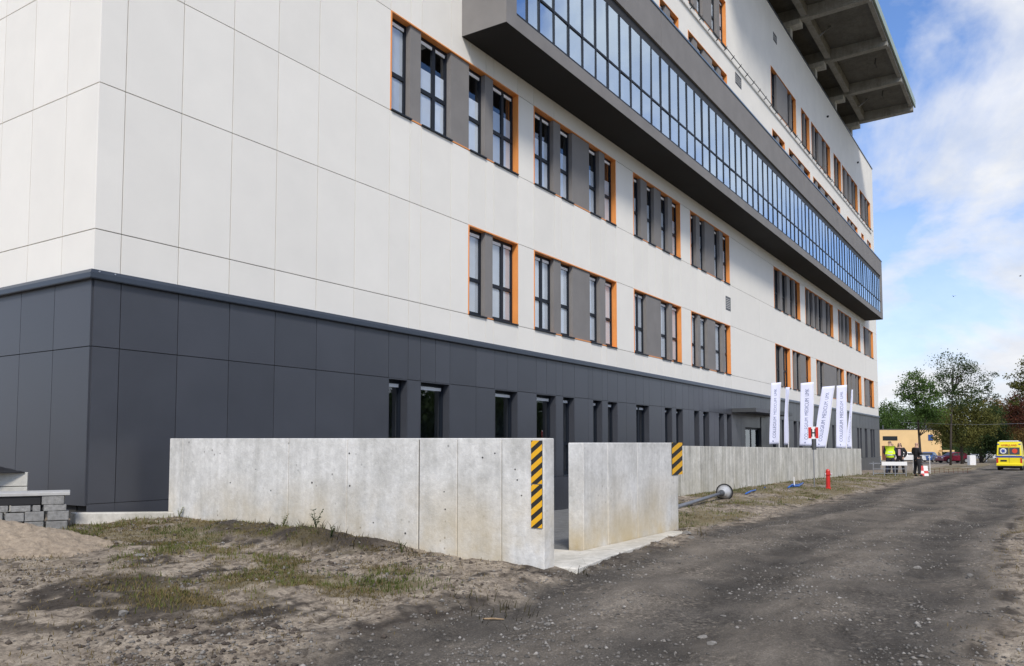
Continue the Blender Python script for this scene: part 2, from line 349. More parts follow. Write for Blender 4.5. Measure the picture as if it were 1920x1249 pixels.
# soil pushed up against the wall
soil = np.exp(-((GX-7.2)/.45)**2)*sstep(5.8, 7.2, GY)*sstep(10.4, 8.6, GY)*(.35+1.1*fbm(GX*2, GY*2, 4))*.17
GZ = GZ+soil*(GX < W1X+.05)
ap = (GX > 7.9) & (GX < 12.2) & (GY > 4.35+(GX-7.9)*.08) & (GY < 5.2); GZ = np.where(ap, np.minimum(GZ, .262), GZ)
yd = in_yard(GX, GY); GZ = np.where(yd, yard_z(GX, GY)+(fbm(GX*3, GY*3, 3)-.5)*.02, GZ)
bld = (GX > X0+.15) & (GY > W+.2) & (GX < X0+67); GZ = np.where(bld, -.4, GZ)
nx, ny = GX.shape
me = bpy.data.meshes.new('ground')
V = np.stack([GX, GY, GZ], -1).reshape(-1, 3)
idx = np.arange(nx*ny).reshape(nx, ny)
Q = np.stack([idx[:-1, :-1], idx[1:, :-1], idx[1:, 1:], idx[:-1, 1:]], -1).reshape(-1, 4)
me.vertices.add(len(V)); me.vertices.foreach_set('co', V.ravel()); me.loops.add(Q.size); me.loops.foreach_set('vertex_index', Q.ravel())
me.polygons.add(len(Q)); me.polygons.foreach_set('loop_start', np.arange(0, Q.size, 4)); me.polygons.foreach_set('loop_total', np.full(len(Q), 4)); me.update(calc_edges=True); me.validate()
me.polygons.foreach_set('use_smooth', [True]*len(me.polygons))
# what the ground is made of
def spot(px, py, z, rx, ry): p = at(px, py, z); return np.exp(-(((GX-p.x)/rx)**2+((GY-p.y)/ry)**2))
n1 = fbm(GX*.9+3, GY*.9, 5, .6); n2 = fbm(GX*2.3, GY*2.3+8, 5, .6)
gpatch = (spot(420, 1005, .5, 1.6, 1.4)+spot(230, 990, .55, .9, 1.0)*.9+spot(640, 1060, .4, 1.0, .9)*.55+spot(700, 1085, .35, .5, .5)*.7+spot(330, 1085, .45, .7, .8)*.35+spot(560, 1070, .4, .9, .8)*.4)
grassy = np.clip(gpatch*sstep(.36, .62, n2)*1.25, 0, 1)
strip_l = sstep(4.9, 5.5, GY)*(GY < W3Y+.1)*sstep(XRET-.3, XRET+.3, GX)*(1-sstep(48, 56, GX)*.4)
strip_r = sstep(.9, -.1, GY)*sstep(10, 16, GX)
farg = sstep(70, 78, GX)*np.where((GY > 3.6) & (GY < 9.5), 1, 0)*sstep(120, 112, GX)
grassy = np.maximum(grassy, np.maximum(strip_l*sstep(.30, .55, n1), strip_r*sstep(.35, .6, n1)*.8)); grassy = np.maximum(grassy, farg*sstep(.3, .5, n1))
grassy = grassy*(1-RD*.9)*(~yd); grassy = np.maximum(grassy, ((GX > 140) | (GY < -12) | (GY > 40))*.8)
mud = np.clip(spot(120, 1135, .3, .75, .9)*1.1+spot(300, 1115, .35, .7, .35)*.9+spot(290, 1070, .42, .5, .35)*.7+spot(470, 1125, .33, .9, .35)*.6, 0, 1)*sstep(.33, .6, n2)
mud = np.maximum(mud, np.clip(soil*7, 0, 1)*(GX < W1X)); mud = np.maximum(mud, sstep(.60, .72, fbm(GX*1.5+40, GY*3, 5, .6))*dirt*.75)
edge = sstep(.12, .5, RD)*sstep(.9, .5, RD)*sstep(.45, .6, n2); mud = np.maximum(mud, edge*.7)
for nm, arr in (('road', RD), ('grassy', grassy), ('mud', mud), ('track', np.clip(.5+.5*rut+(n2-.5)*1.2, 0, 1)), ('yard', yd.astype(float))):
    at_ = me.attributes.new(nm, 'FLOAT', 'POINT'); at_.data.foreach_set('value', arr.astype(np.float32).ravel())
def ground_mat():
    m = bpy.data.materials.new('ground_dirt'); m.use_nodes = True; t = m.node_tree; b = t.nodes['Principled BSDF']; b.inputs['Roughness'].default_value = .97; b.inputs['Specular IOR Level'].default_value = .15
    geo = N(t, 'ShaderNodeNewGeometry'); pos = geo.outputs['Position']
    def noise(sc, det=6.0, rough=.65, stretch=None):
        n = N(t, 'ShaderNodeTexNoise', Scale=sc, Detail=det, Roughness=rough)
        if stretch:
            q = N(t, 'ShaderNodeMapping'); q.inputs['Scale'].default_value = stretch; t.links.new(pos, q.inputs[0]); t.links.new(q.outputs[0], n.inputs['Vector'])
        else: t.links.new(pos, n.inputs['Vector'])
        return n.outputs['Fac']
    def rmp(f, *st): r_ = ramp(t, list(st)); t.links.new(f, r_.inputs[0]); return r_.outputs[0]
    def mix(f, a, c, mode='MIX'):
        n = N(t, 'ShaderNodeMixRGB', blend_type=mode)
        if isinstance(f, float): n.inputs[0].default_value = f
        else: t.links.new(f, n.inputs[0])
        for i, q in ((1, a), (2, c)):
            if isinstance(q, tuple): n.inputs[i].default_value = (*q, 1)
            else: t.links.new(q, n.inputs[i])
        return n.outputs[0]
    def attr(nm): a = N(t, 'ShaderNodeAttribute', attribute_name=nm); return a.outputs['Fac']
    sandc = rmp(noise(3.2, 8, .72), (.3, (.165, .136, .105)), (.5, (.335, .288, .229)), (.70, (.48, .425, .345)))
    sandc = mix(.85, sandc, rmp(noise(26, 6, .75), (.32, (.42, .41, .40)), (.6, (1.15, 1.12, 1.1))), 'MULTIPLY')
    roadc = rmp(noise(1.6, 9, .7, (.5, 1.3, 1)), (.32, (.080, .072, .063)), (.5, (.130, .117, .102)), (.68, (.20, .18, .156)))
    roadc = mix(.9, roadc, rmp(noise(60, 4, .75), (.3, (.55, .55, .55)), (.55, (1, 1, 1)), (.74, (2.0, 1.95, 1.9))), 'MULTIPLY')
    vo = N(t, 'ShaderNodeTexVoronoi', Scale=34.0); t.links.new(pos, vo.inputs['Vector']); sv_ = N(t, 'ShaderNodeSeparateColor'); t.links.new(vo.outputs['Color'], sv_.inputs[0])
    roadc = mix(rmp(noise(1.3, 5, .65), (.46, .05), (.60, .85)), roadc, mix(1.0, roadc, rmp(sv_.outputs[0], (.0, (.62, .61, .60)), (.6, (1.0, 1.0, 1.0)), (.88, (1.25, 1.23, 1.2)), (1.0, (2.0, 1.95, 1.85))), 'MULTIPLY'))
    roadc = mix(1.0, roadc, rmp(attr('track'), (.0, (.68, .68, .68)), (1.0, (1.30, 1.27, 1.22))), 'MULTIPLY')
    roadc = mix(rmp(noise(.55, 5, .6), (.52, 0), (.68, .45)), roadc, (.21, .182, .15))
    sandc = mix(rmp(noise(7, 7, .72), (.50, 0), (.60, .8)), sandc, (.075, .060, .048))
    c = mix(rmp(attr('road'), (.15, 0), (.85, 1)), sandc, roadc)
    mudc = rmp(noise(9, 6, .7), (.3, (.022, .018, .015)), (.7, (.062, .052, .044)))
    c = mix(rmp(attr('mud'), (.15, 0), (.7, .9)), c, mudc)
    gr = rmp(noise(7, 6, .7), (.3, (.07, .06, .028)), (.5, (.15, .125, .055)), (.7, (.26, .21, .12)))
    c = mix(rmp(attr('grassy'), (.15, 0), (.9, .65)), c, gr)
    c = mix(attr('yard'), c, rmp(noise(4), (.3, (.14, .145, .15)), (.7, (.21, .215, .22))))
    t.links.new(c, b.inputs['Base Color'])
    b1 = N(t, 'ShaderNodeBump', Strength=.8, Distance=.03); t.links.new(noise(22, 7, .7), b1.inputs['Height'])
    b2 = N(t, 'ShaderNodeBump', Strength=.7, Distance=.012); t.links.new(noise(90, 4, .7), b2.inputs['Height']); t.links.new(b1.outputs[0], b2.inputs['Normal'])
    t.links.new(b2.outputs[0], b.inputs['Normal']); MATS['ground_dirt'] = m
ground_mat()
go = bpy.data.objects.new('ground', me); me.materials.append(MATS['ground_dirt']); col.objects.link(go); go['kind'] = 'structure'
_interp_x, _interp_y = xs, ys
def gz(x, y):                                  # height of the built ground
    i = int(np.clip(np.searchsorted(xs, x)-1, 0, nx-2)); j = int(np.clip(np.searchsorted(ys, y)-1, 0, ny-2))
    u = (x-xs[i])/(xs[i+1]-xs[i]); w = (y-ys[j])/(ys[j+1]-ys[j])
    return float((GZ[i, j]*(1-u)+GZ[i+1, j]*u)*(1-w)+(GZ[i, j+1]*(1-u)+GZ[i+1, j+1]*u)*w)
def on_ground(px, py, z0=.2):                  # photo pixel -> point on the built ground
    z = z0
    for _ in range(8): p = at(px, py, z); z = .5*z+.5*gz(p.x, p.y)
    p = at(px, py, z); return Vector((p.x, p.y, gz(p.x, p.y)))

# ------------------------------------------------------------------ the hospital
B = thing('hospital_building', 'long white hospital block with dark grey base, orange window reveals and glazed gallery', 'building', (X0+33, W+10, -.4))
A_END = 67.3
CUTS = [.41, 1.38, 2.36, 3.34, 4.34, 5.36, 6.39, 7.05, 7.44, 8.54, 9.26, 9.98, 10.34, 11.47, 12.29, 13.41, 13.82, 14.53, 15.62, 16.3, 16.69, 17.42, 18.8, 19.5, 20.03, 20.66, 21.3, 21.97, 22.38, 23.11, 24.2, 24.92, 25.35, 25.97, 27.12, 27.8, 28.22, 29.0]
DCUTS = [.41, 1.38, 2.36, 3.34, 4.34, 5.37, 6.38, 7.01, 7.43, 7.96, 8.5, 9.54, 10.35, 10.91, 11.42, 12.35, 12.9, 13.42, 13.81, 14.51, 15.36, 15.67, 16.3, 16.67, 17.4, 18.05, 18.81, 19.43, 19.91, 20.99, 21.3, 22.0, 22.37, 23.08, 23.7, 24.26, 24.84, 25.27, 25.99, 26.6, 27.17, 27.86, 28.21, 28.87, 29.6, 30.2, 30.82, 31.6, 32.4, 33.35, 34.2, 35.1, 36.0, 37.05, 37.47, 37.75, 38.43, 39.47, 40.2, 40.59, 41.4]+[42.4+1.25*i for i in range(20)]
backing = MB()
def fx(a): return X0+a
def complement(openings, end=A_END):
    r_, p = [], 0.0
    for a0, a1 in sorted(openings): r_.append((p, a0)); p = a1
    r_.append((p, end)); return [q for q in r_ if q[1]-q[0] > .01]
def panels(z0, z1, openings, cuts, r0, th, m, gap, name, big=None, back=True, end=A_END):
    for s0, s1 in complement(openings, end):
        if back: backing.box(fx(max(s0, .05)), fx(s1), W+r0+th-.004, W+.32, ZB+z0, ZB+z1)
        cs = [s0]+[c for c in cuts if s0+.12 < c < s1-.12]+[s1]
        for c0, c1 in zip(cs[:-1], cs[1:]):
            g0 = 0 if c0 == 0 else gap/2; g1 = 0 if c1 == end else gap/2
            bx(name, m, B, fx(c0)+g0, fx(c1)-g1, W+r0, W+r0+th, ZB+z0+gap/2, ZB+z1-gap/2)
G1R2 = [[(6.39, 7.07), (7.44, 8.56), (9.29, 9.98), (10.34, 11.49)]]
NEAR = [[(12.29, 13.42), (13.82, 14.53), (15.62, 16.31), (16.69, 17.43)], [(18.8, 19.5), (20.03, 20.66), (21.3, 21.97), (22.38, 23.12)], [(24.2, 24.92), (25.35, 25.95), (27.12, 27.79), (28.22, 29.0)]]
ROW2 = G1R2+NEAR+[[(36.18, 37.43), (37.9, 38.88), (39.53, 40.34), (40.64, 41.6)], [(42.85, 43.69), (44.03, 44.81), (45.34, 46.06), (46.43, 47.46), (48.44, 49.24), (49.48, 50.41)],
    [(52.03, 52.7), (53.15, 53.84), (54.55, 55.39), (55.81, 56.63)], [(58.09, 58.75), (59.0, 59.92)], [(61.37, 62.33), (63.83, 64.45), (64.65, 65.55)]]
ROW1 = [[(9.25, 10.0), (10.33, 11.47)], NEAR[0], [(18.78, 19.89), (21.19, 22.0), (22.27, 23.1)], [(24.16, 25.0), (25.28, 26.1), (27.08, 27.98), (28.3, 28.97)],
    [(36.21, 37.51), (37.83, 39.15)], [(39.62, 40.38), (40.66, 41.53), (42.81, 43.83)], [(45.29, 46.06), (46.4, 47.46), (51.27, 52.05), (52.41, 53.5)], [(54.35, 55.59), (55.93, 56.64), (57.72, 58.46), (58.71, 59.87)], [(61.04, 62.12), (63.52, 65.3)]]
ROW4 = [[(21.31, 21.95), (22.41, 23.2)], [(24.22, 24.89), (25.36, 26.1), (27.18, 27.92), (28.33, 29.06)], [(36.44, 37.56), (37.94, 38.94)], [(39.81, 40.93), (42.0, 42.8), (43.4, 44.78)], [(45.59, 46.5), (47.0, 47.9), (49.0, 50.0), (51.2, 52.2), (52.6, 53.6)], [(56.05, 57.0), (57.5, 58.3), (59.0, 59.96)], [(61.53, 62.6)], [(64.02, 64.7), (65.0, 65.78)]]
ROW5 = [[(24.36, 25.0), (25.4, 26.1), (27.2, 27.9), (28.28, 29.04)], [(36.38, 37.58), (39.86, 40.58), (40.75, 41.6)], [(42.86, 43.8), (43.95, 44.87)], [(45.37, 46.21), (46.48, 47.4), (48.46, 49.17), (49.66, 50.71)], [(51.84, 52.9), (53.1, 54.18)], [(54.69, 55.74), (56.6, 57.3), (58.2, 59.1), (59.3, 60.37)], [(61.31, 62.6), (63.6, 64.5), (64.75, 65.94)]]
def spans(row): return [(g[0][0], g[-1][1]) for g in row]
def window(a0, a1, z0, z1, detail, blind, sill_m='frame_anthracite', double=None, tz=.42):
    X_0, X_1, r_ = fx(a0), fx(a1), .155; zz0, zz1 = ZB+z0, ZB+z1; fw_ = .062; h = zz1-zz0
    f = MB(); y0, y1 = W+r_, W+r_+.075
    f.box(X_0, X_0+fw_, y0, y1, zz0, zz1); f.box(X_1-fw_, X_1, y0, y1, zz0, zz1)
    f.box(X_0+fw_, X_1-fw_, y0+.002, y1, zz0, zz0+.10); f.box(X_0+fw_, X_1-fw_, y0+.002, y1, zz1-fw_, zz1)
    double = (a1-a0 > 1.05) if double is None else double
    lights = [(X_0+fw_, X_1-fw_)]
    if double:
        mxx = X_0+(X_1-X_0)*.56; f.box(mxx-.055, mxx+.055, y0+.001, y1, zz0+.10, zz1-fw_); lights = [(X_0+fw_, mxx-.055), (mxx+.055, X_1-fw_)]
    tzz = zz0+h*tz
    for l0, l1 in lights: f.box(l0, l1, y0+.003, y1, tzz-.045, tzz+.045)
    wo_ = f.build('window', 'frame_anthracite', B)
    if sill_m: bx('sill', sill_m, wo_, X_0-.01, X_1+.0, W-.045, W+r_-.002, zz0-.035, zz0-.005)
    for l0, l1 in lights:
        if detail: bx('pane', 'window_glass', wo_, l0, l1, W+r_+.03, W+r_+.042, zz0+.10, tzz-.045); bx('pane', 'window_glass', wo_, l0, l1, W+r_+.03, W+r_+.042, tzz+.045, zz1-fw_)
        else: bx('pane', 'window_glass', wo_, l0, l1, W+r_+.03, W+r_+.042, zz0+.10, zz1-fw_)
        if blind > 0:
            top = zz0+.08+(h-.16)*blind*random.uniform(.97, 1.03) if blind < 1 else zz1-.15
            bx('blind', 'blind_white', wo_, l0+.002, l1-.002, W+r_+.046, W+r_+.052, zz0+.03, min(round(top, 2), zz1-.15))
        if detail: bx('trickle_vent', 'trickle_vent_white', wo_, l0+.004, l1-.004, W+r_+.008, W+r_+.028, zz1-fw_-.085, zz1-fw_-.012)  # white trickle vent along the top of each light
    return wo_
def group(g, z0, z1, blind):
    a0, a1 = g[0][0], g[-1][1]; near = a0 < 30; t_ = .028
    s = MB(); y0, y1 = W-.012, W+.30
    s.box(fx(a0), fx(a1), y0, y1, ZB+z1-t_, ZB+z1); s.box(fx(a0), fx(a1), y0, y1, ZB+z0, ZB+z0+t_)
    s.box(fx(a0), fx(a0)+t_, y0+.001, y1, ZB+z0+t_, ZB+z1-t_); s.box(fx(a1)-t_, fx(a1), y0+.001, y1, ZB+z0+t_, ZB+z1-t_)
    s.build('window_surround', 'orange_paint', B)
    for i, (w0, w1) in enumerate(g):
        window(w0+(t_ if i == 0 else 0), w1-(t_ if i == len(g)-1 else 0), z0+t_+.005, z1-t_, near, blind(w0) if callable(blind) else blind)
    for (p0, p1), (q0, q1) in zip(g[:-1], g[1:]):
        bx('infill_panel', 'grey_plaster', B, fx(p1), fx(q0), W+.03, W+.27, ZB+z0+t_, ZB+z1-t_)
ZR1, ZR2, ZR4, ZR5 = (3.98, 6.17), (8.0, 10.2), (15.4, 17.6), (18.78, 21.0)
for g in ROW1: group(g, *ZR1, lambda a: 1.0 if a < 31 else 0)
for g in ROW2: group(g, *ZR2, lambda a: (.97 if a < 7 else .70) if a < 31 else 0)
for g in ROW4: group(g, *ZR4, 0)
for g in ROW5: group(g, *ZR5, lambda a: .75 if a < 31 else 0)
BIG = [33.5, 38.5, 44, 50, 56, 62]
panels(3.30, 3.98, [], CUTS+BIG, 0, .04, 'white_panel', .015, 'facade_panel')
panels(*ZR1, spans(ROW1), CUTS, 0, .04, 'white_panel', .015, 'facade_panel')
panels(6.17, 8.0, [], CUTS+BIG, 0, .04, 'white_panel', .015, 'facade_panel')
panels(*ZR2, spans(ROW2), CUTS, 0, .04, 'white_panel', .015, 'facade_panel')
panels(10.2, 12.2, [], CUTS[:16]+BIG, 0, .04, 'white_panel', .015, 'facade_panel')
panels(12.2, 15.4, [], CUTS[:12], 0, .04, 'white_panel', .015, 'facade_panel')
panels(*ZR4, spans(ROW4), [], 0, .04, 'white_plaster', .0, 'facade_panel')
panels(17.6, 18.78, [], [], 0, .04, 'white_plaster', .0, 'facade_panel')
panels(*ZR5, spans(ROW5), [], 0, .04, 'white_plaster', .0, 'facade_panel')
panels(21.0, 24.3, [], [], 0, .04, 'white_plaster', .0, 'facade_panel')
# dark base
GF = [(6.38, 7.01), (7.43, 8.5), (10.35, 11.42), (12.35, 13.42), (13.81, 14.51), (15.67, 16.3), (16.67, 17.4), (18.81, 19.91), (21.3, 22.0), (22.37, 23.08), (24.26, 24.84), (25.27, 25.99), (27.17, 27.86), (28.21, 28.87)]
DOOR = (30.82, 33.35)
GF2 = [(35.3, 35.9), (37.05, 37.5), (37.75, 38.43), (39.47, 40.2), (40.59, 41.4), (43.2, 43.9), (44.6, 45.3), (47.0, 47.8), (49.19, 49.91), (52.5, 53.2), (54.2, 54.9), (57.64, 58.35), (58.7, 59.4), (60.64, 61.64), (63.04, 64.0), (64.2, 64.95)]
panels(2.25, 3.23, [], DCUTS, -.03, .03, 'dark_cladding', .012, 'cladding_panel')
panels(-.02, 2.25, GF+[DOOR]+GF2, DCUTS, -.03, .03, 'dark_cladding', .012, 'cladding_panel')
panels(-1.35, -.02, [DOOR], DCUTS, -.03, .03, 'dark_cladding', .004, 'cladding_panel')
for a0, a1 in GF+GF2:
    l = MB(); t_ = .02
    l.box(fx(a0), fx(a0)+t_, W-.028, W+.3, ZB-.02, ZB+2.25); l.box(fx(a1)-t_, fx(a1), W-.028, W+.3, ZB-.02, ZB+2.25); l.box(fx(a0)+t_, fx(a1)-t_, W-.028, W+.3, ZB+2.23, ZB+2.25)
    l.build('window_reveal', 'dark_cladding', B)
    window(a0+t_, a1-t_, .015, 2.23, a0 < 30, 0, 'coping_metal', tz=.40)
# left return of the building
def left_panels(z0, z1, cuts, off, th, m, gap, name):
    cs = [th if off == 0 else 0]+cuts+[19.9]
    for c0, c1 in zip(cs[:-1], cs[1:]):
        bx(name, m, B, X0+off, X0+off+th, W+c0+(gap/2 if c0 > th else 0), W+c1-gap/2, ZB+z0+gap/2, ZB+z1-gap/2)
LW = [.88, 1.88, 2.85, 3.83, 4.8]
for z0, z1 in ((3.30, 3.98), (3.98, 6.17), (6.17, 8.0), (8.0, 10.2), (10.2, 12.2), (12.2, 15.4), (15.4, 24.3)): left_panels(z0, z1, LW, 0, .04, 'white_panel', .015 if z0 < 15 else 0, 'facade_panel')
LD = [.98, 1.96, 2.93, 3.9]
for z0, z1 in ((2.25, 3.23), (-.05, 2.25)): left_panels(z0, z1, LD, -.03, .03, 'dark_cladding', .012, 'cladding_panel')
backing.box(X0+.036, X0+.34, W+.325, W+20, ZB-1.2, ZB+24.3)
backing.box(fx(A_END)-.3, fx(A_END)-.001, W+.33, W+20, ZB-1.3, ZB+24.28); backing.box(fx(.4), fx(A_END)-.4, W+19.7, W+20, ZB-1.3, ZB+24.2)
backing.build('wall', 'joint_dark', B)
bx('end_wall', 'white_plaster', B, fx(A_END), fx(A_END)+.05, W, W+20, ZB+3.3, ZB+24.3)
bx('end_wall', 'dark_cladding', B, fx(A_END), fx(A_END)+.07, W-.03, W+20, ZB-1.35, ZB+3.23)
bx('roof', 'steel_dark', B, fx(.36), fx(A_END)-.32, W+.34, W+19.6, ZB+23.9, ZB+24.1)
inner = MB()
for z0, z1 in ((-1.0, 2.9), (3.5, 6.9), (7.2, 10.5), (15.0, 18.2), (18.5, 21.6)):
    inner.box(fx(.4), fx(A_END)-.4, W+1.6, W+1.8, ZB+z0, ZB+z1); inner.box(fx(.4), fx(A_END)-.4, W+.33, W+1.59, ZB+z0-.2, ZB+z0-.002); inner.box(fx(.4), fx(A_END)-.4, W+.33, W+1.59, ZB+z1+.002, ZB+z1+.2)
inner.build('interior_wall', 'interior_dark', B)
# coping over the dark base
cp = [(W-.10, ZB+3.225), (W-.105, ZB+3.24), (W-.105, ZB+3.31), (W-.07, ZB+3.365), (W-.004, ZB+3.372), (W-.004, ZB+3.225)]
c0 = MB()
n_ = len(cp); v0 = [(X0+(p[0]-W), p[0], p[1]) for p in cp]; v1 = [(fx(A_END)+.08, p[0], p[1]) for p in cp]
c0.add(v0+v1, [tuple(range(n_))[::-1], tuple(range(n_, 2*n_))]+[(i, (i+1) % n_, n_+(i+1) % n_, n_+i) for i in range(n_)]); c0.build('coping', 'coping_metal', B)
c1 = MB(); v0 = [(X0+(p[0]-W), p[0], p[1]) for p in cp]; v1 = [(X0+(p[0]-W), W+19.9, p[1]) for p in cp]
c1.add(v0+v1, [tuple(range(n_)), tuple(range(n_, 2*n_))[::-1]]+[(i, (i+1) % n_, n_+(i+1) % n_, n_+i) for i in range(n_)]); c1.build('coping', 'coping_metal', B)
for q in (.03, .27): MB().tube([(fx(q), W-.106, ZB+3.335), (fx(q), W-.090, ZB+3.335)], .012, 8).build('rivet', 'steel', B)
# roof edge capping
bx('roof_capping', 'coping_metal', B, X0-.04, fx(A_END)+.06, W-.05, W+.33, ZB+24.3, ZB+24.37)
# entrance door and canopy
da0, da1 = DOOR; d = MB(); zd0, zd1 = ZB-.95, ZB+1.72
backing2 = MB().box(fx(da0), fx(da1), W+.0, W+.05, ZB+1.72, ZB+2.25); backing2.build('cladding_panel', 'dark_cladding', B)
for q0, q1 in ((da0, da0+.09), ((da0+da1)/2-.06, (da0+da1)/2+.06), (da1-.09, da1)): d.box(fx(q0), fx(q1), W+.1, W+.17, zd0, zd1)
d.box(fx(da0)+.09, fx(da1)-.09, W+.101, W+.17, zd1-.1, zd1); d.box(fx(da0)+.09, fx(da1)-.09, W+.101, W+.17, zd0, zd0+.15)
dr = d.build('door', 'frame_anthracite', B)
for q0, q1 in ((da0+.09, (da0+da1)/2-.06), ((da0+da1)/2+.06, da1-.09)): bx('pane', 'window_glass', dr, fx(q0), fx(q1), W+.12, W+.135, zd0+.15, zd1-.1)
bx('door_handle', 'steel', dr, fx((da0+da1)/2-.16), fx((da0+da1)/2-.12), W+.03, W+.09, zd0+.9, zd0+1.3)
bx('canopy', 'steel_dark', B, fx(28.9), fx(35.0), W-1.1, W-.032, ZB+2.33, ZB+2.50)
# vents, hatch, scuppers
def louvre(a0, a1, z0, z1, n=7):
    f = MB(); f.box(fx(a0), fx(a1), W-.012, W+.02, ZB+z0, ZB+z0+.03); f.box(fx(a0), fx(a1), W-.012, W+.02, ZB+z1-.03, ZB+z1); f.box(fx(a0), fx(a0)+.03, W-.011, W+.02, ZB+z0+.03, ZB+z1-.03); f.box(fx(a1)-.03, fx(a1), W-.011, W+.02, ZB+z0+.03, ZB+z1-.03)
    o = f.build('vent', 'steel_dark', B)
    for i in range(n):
        z = ZB+z0+.03+(z1-z0-.06)*(i+.2)/n; bx('slat', 'steel_dark', o, fx(a0)+.03, fx(a1)-.03, W-.008, W-.002, z, z+(z1-z0)/n*.55)
louvre(28.4, 29.05, 6.82, 7.42)
louvre(30.3, 31.2, 17.72, 18.25, 5); louvre(37.0, 37.7, 22.65, 23.1, 4)
for a in (50.0, 60.6): MB().tube([(fx(a), W-.12, ZB+22.9), (fx(a), W+.02, ZB+22.9)], .07, 10).build('scupper', 'black_paint', B)
# lightning conductor on stand-offs
cab = MB().tube([(fx(21+i*1.5), W-.16, ZB+18.62+.012*math.sin(i*1.7)) for i in range(31)], .022, 6).build('conductor_cable', 'steel_dark', B)
tray = bx('conductor_ledge', 'white_plaster', B, fx(21), fx(66), W-.05, W-.001, ZB+18.46, ZB+18.52)
for i in range(43):
    a = 21.3+i*1.04
    MB().tube([(fx(a), W-.01, ZB+18.5), (fx(a), W-.16, ZB+18.62), (fx(a)+.02, W-.19, ZB+18.70)], [.02, .026, .016], 5).build('bracket', 'steel_dark', cab)
# the glazed gallery hung on the front
GA0, GA1, GY_ = 8.95, 62.3, W-1.29
Z = lambda q: ZB+q
ga = MB()
ga.box(fx(GA0), fx(GA0)+.25, GY_+.2, W-.002, Z(10.72), Z(15.23)); ga.box(fx(GA1)-.25, fx(GA1), GY_+.2, W-.002, Z(10.72), Z(15.23))
ga.box(fx(GA0)+.25, fx(GA1)-.25, GY_+.2, W-.002, Z(15.0), Z(15.2))
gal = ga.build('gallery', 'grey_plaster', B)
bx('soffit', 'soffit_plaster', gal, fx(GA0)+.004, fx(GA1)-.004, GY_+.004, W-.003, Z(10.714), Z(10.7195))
cutsf = [GA0, 18.3, 37.6, 52, GA1]
for q0, q1 in zip(cutsf[:-1], cutsf[1:]):
    g0 = .012 if q0 != GA0 else 0; g1 = .012 if q1 != GA1 else 0
    bx('fascia_panel', 'grey_plaster', gal, fx(q0)+g0, fx(q1)-g1, GY_, GY_+.2, Z(14.03), Z(15.24))
bx('fascia_panel', 'grey_plaster', gal, fx(GA0), fx(GA1), GY_, GY_+.2, Z(10.72), Z(11.08))
bx('fascia_panel', 'grey_plaster', gal, fx(GA0), fx(9.4), GY_, GY_+.2, Z(11.08), Z(14.03)); bx('fascia_panel', 'grey_plaster', gal, fx(61.6), fx(GA1), GY_, GY_+.2, Z(11.08), Z(14.03))
bx('gallery_capping', 'blue_metal', gal, fx(GA0)-.03, fx(GA1)+.03, GY_-.03, W-.005, Z(15.24), Z(15.30))
bx('back_wall', 'interior_pale', gal, fx(9.3), fx(61.7), W-.06, W-.01, Z(10.9), Z(14.99))
bx('glazing_rail', 'frame_anthracite', gal, fx(9.4), fx(61.6), GY_+.02, GY_+.14, Z(11.08), Z(11.15)); bx('glazing_rail', 'black_paint', gal, fx(9.4), fx(61.6), GY_+.07, GY_+.2, Z(13.70), Z(14.03))
tr_ = bx('transom', 'frame_anthracite', gal, fx(9.4), fx(61.6), GY_+.026, GY_+.12, Z(11.99), Z(12.05))
ml = [9.4, 9.93, 10.5, 11.24]+[11.24+.786*i for i in range(1, 64)]+[61.6]
for i, (m0, m1) in enumerate(zip(ml[:-1], ml[1:])):
    for pz0, pz1 in ((11.15, 11.99), (12.05, 13.70)):
        o = bx('pane', 'gallery_glass', gal, fx(m0)+.022, fx(m1)-.022, GY_+.05, GY_+.062, Z(pz0), Z(pz1)); o.rotation_euler = (R(random.uniform(-.35, .35)), 0, R(random.uniform(-.9, .9)))
    if i: bx('mullion', 'frame_anthracite', gal, fx(m0)-.025, fx(m0)+.025, GY_+.022, GY_+.13, Z(11.08), Z(13.72))
    if random.random() < .45: bx('blind', 'blind_white', gal, fx(m0)+.04, fx(m0)+.04+(m1-m0-.08)*random.choice([.35, .6, 1]), GY_+.2, GY_+.21, Z(11.1), Z(13.6))
# helicopter deck on the roof
HA = [28.9, 35.05, 41.2, 47.4, 53.4, 59.1]; HYo = 7.2
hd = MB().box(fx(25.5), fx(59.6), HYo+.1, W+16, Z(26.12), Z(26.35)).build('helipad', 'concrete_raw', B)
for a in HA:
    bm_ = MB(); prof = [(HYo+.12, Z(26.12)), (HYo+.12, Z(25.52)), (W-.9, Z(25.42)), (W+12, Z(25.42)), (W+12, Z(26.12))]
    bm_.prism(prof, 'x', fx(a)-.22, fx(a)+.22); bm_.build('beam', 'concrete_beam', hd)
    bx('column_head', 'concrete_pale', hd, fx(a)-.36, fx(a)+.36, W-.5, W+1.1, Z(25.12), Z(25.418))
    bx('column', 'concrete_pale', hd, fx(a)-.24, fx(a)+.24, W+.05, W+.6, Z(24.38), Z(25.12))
for p0, p1 in zip(HA[:-1], HA[1:]): bx('edge_beam', 'concrete_beam', hd, fx(p0)+.22, fx(p1)-.22, W-.9, W-.55, Z(25.55), Z(26.12)); bx('edge_beam', 'concrete_beam', hd, fx(p0)+.22, fx(p1)-.22, HYo+.12, HYo+.35, Z(25.8), Z(26.12))
mat('green_metal', (.30, .38, .33), .5, noise=.1, nscale=3)
bx('deck_edge', 'green_metal', hd, fx(25.5), fx(59.65), HYo, HYo+.098, Z(25.95), Z(26.48))
bx('penthouse', 'interior_dark', B, fx(24), fx(58), W+1.6, W+14, Z(24.1), Z(25.4))
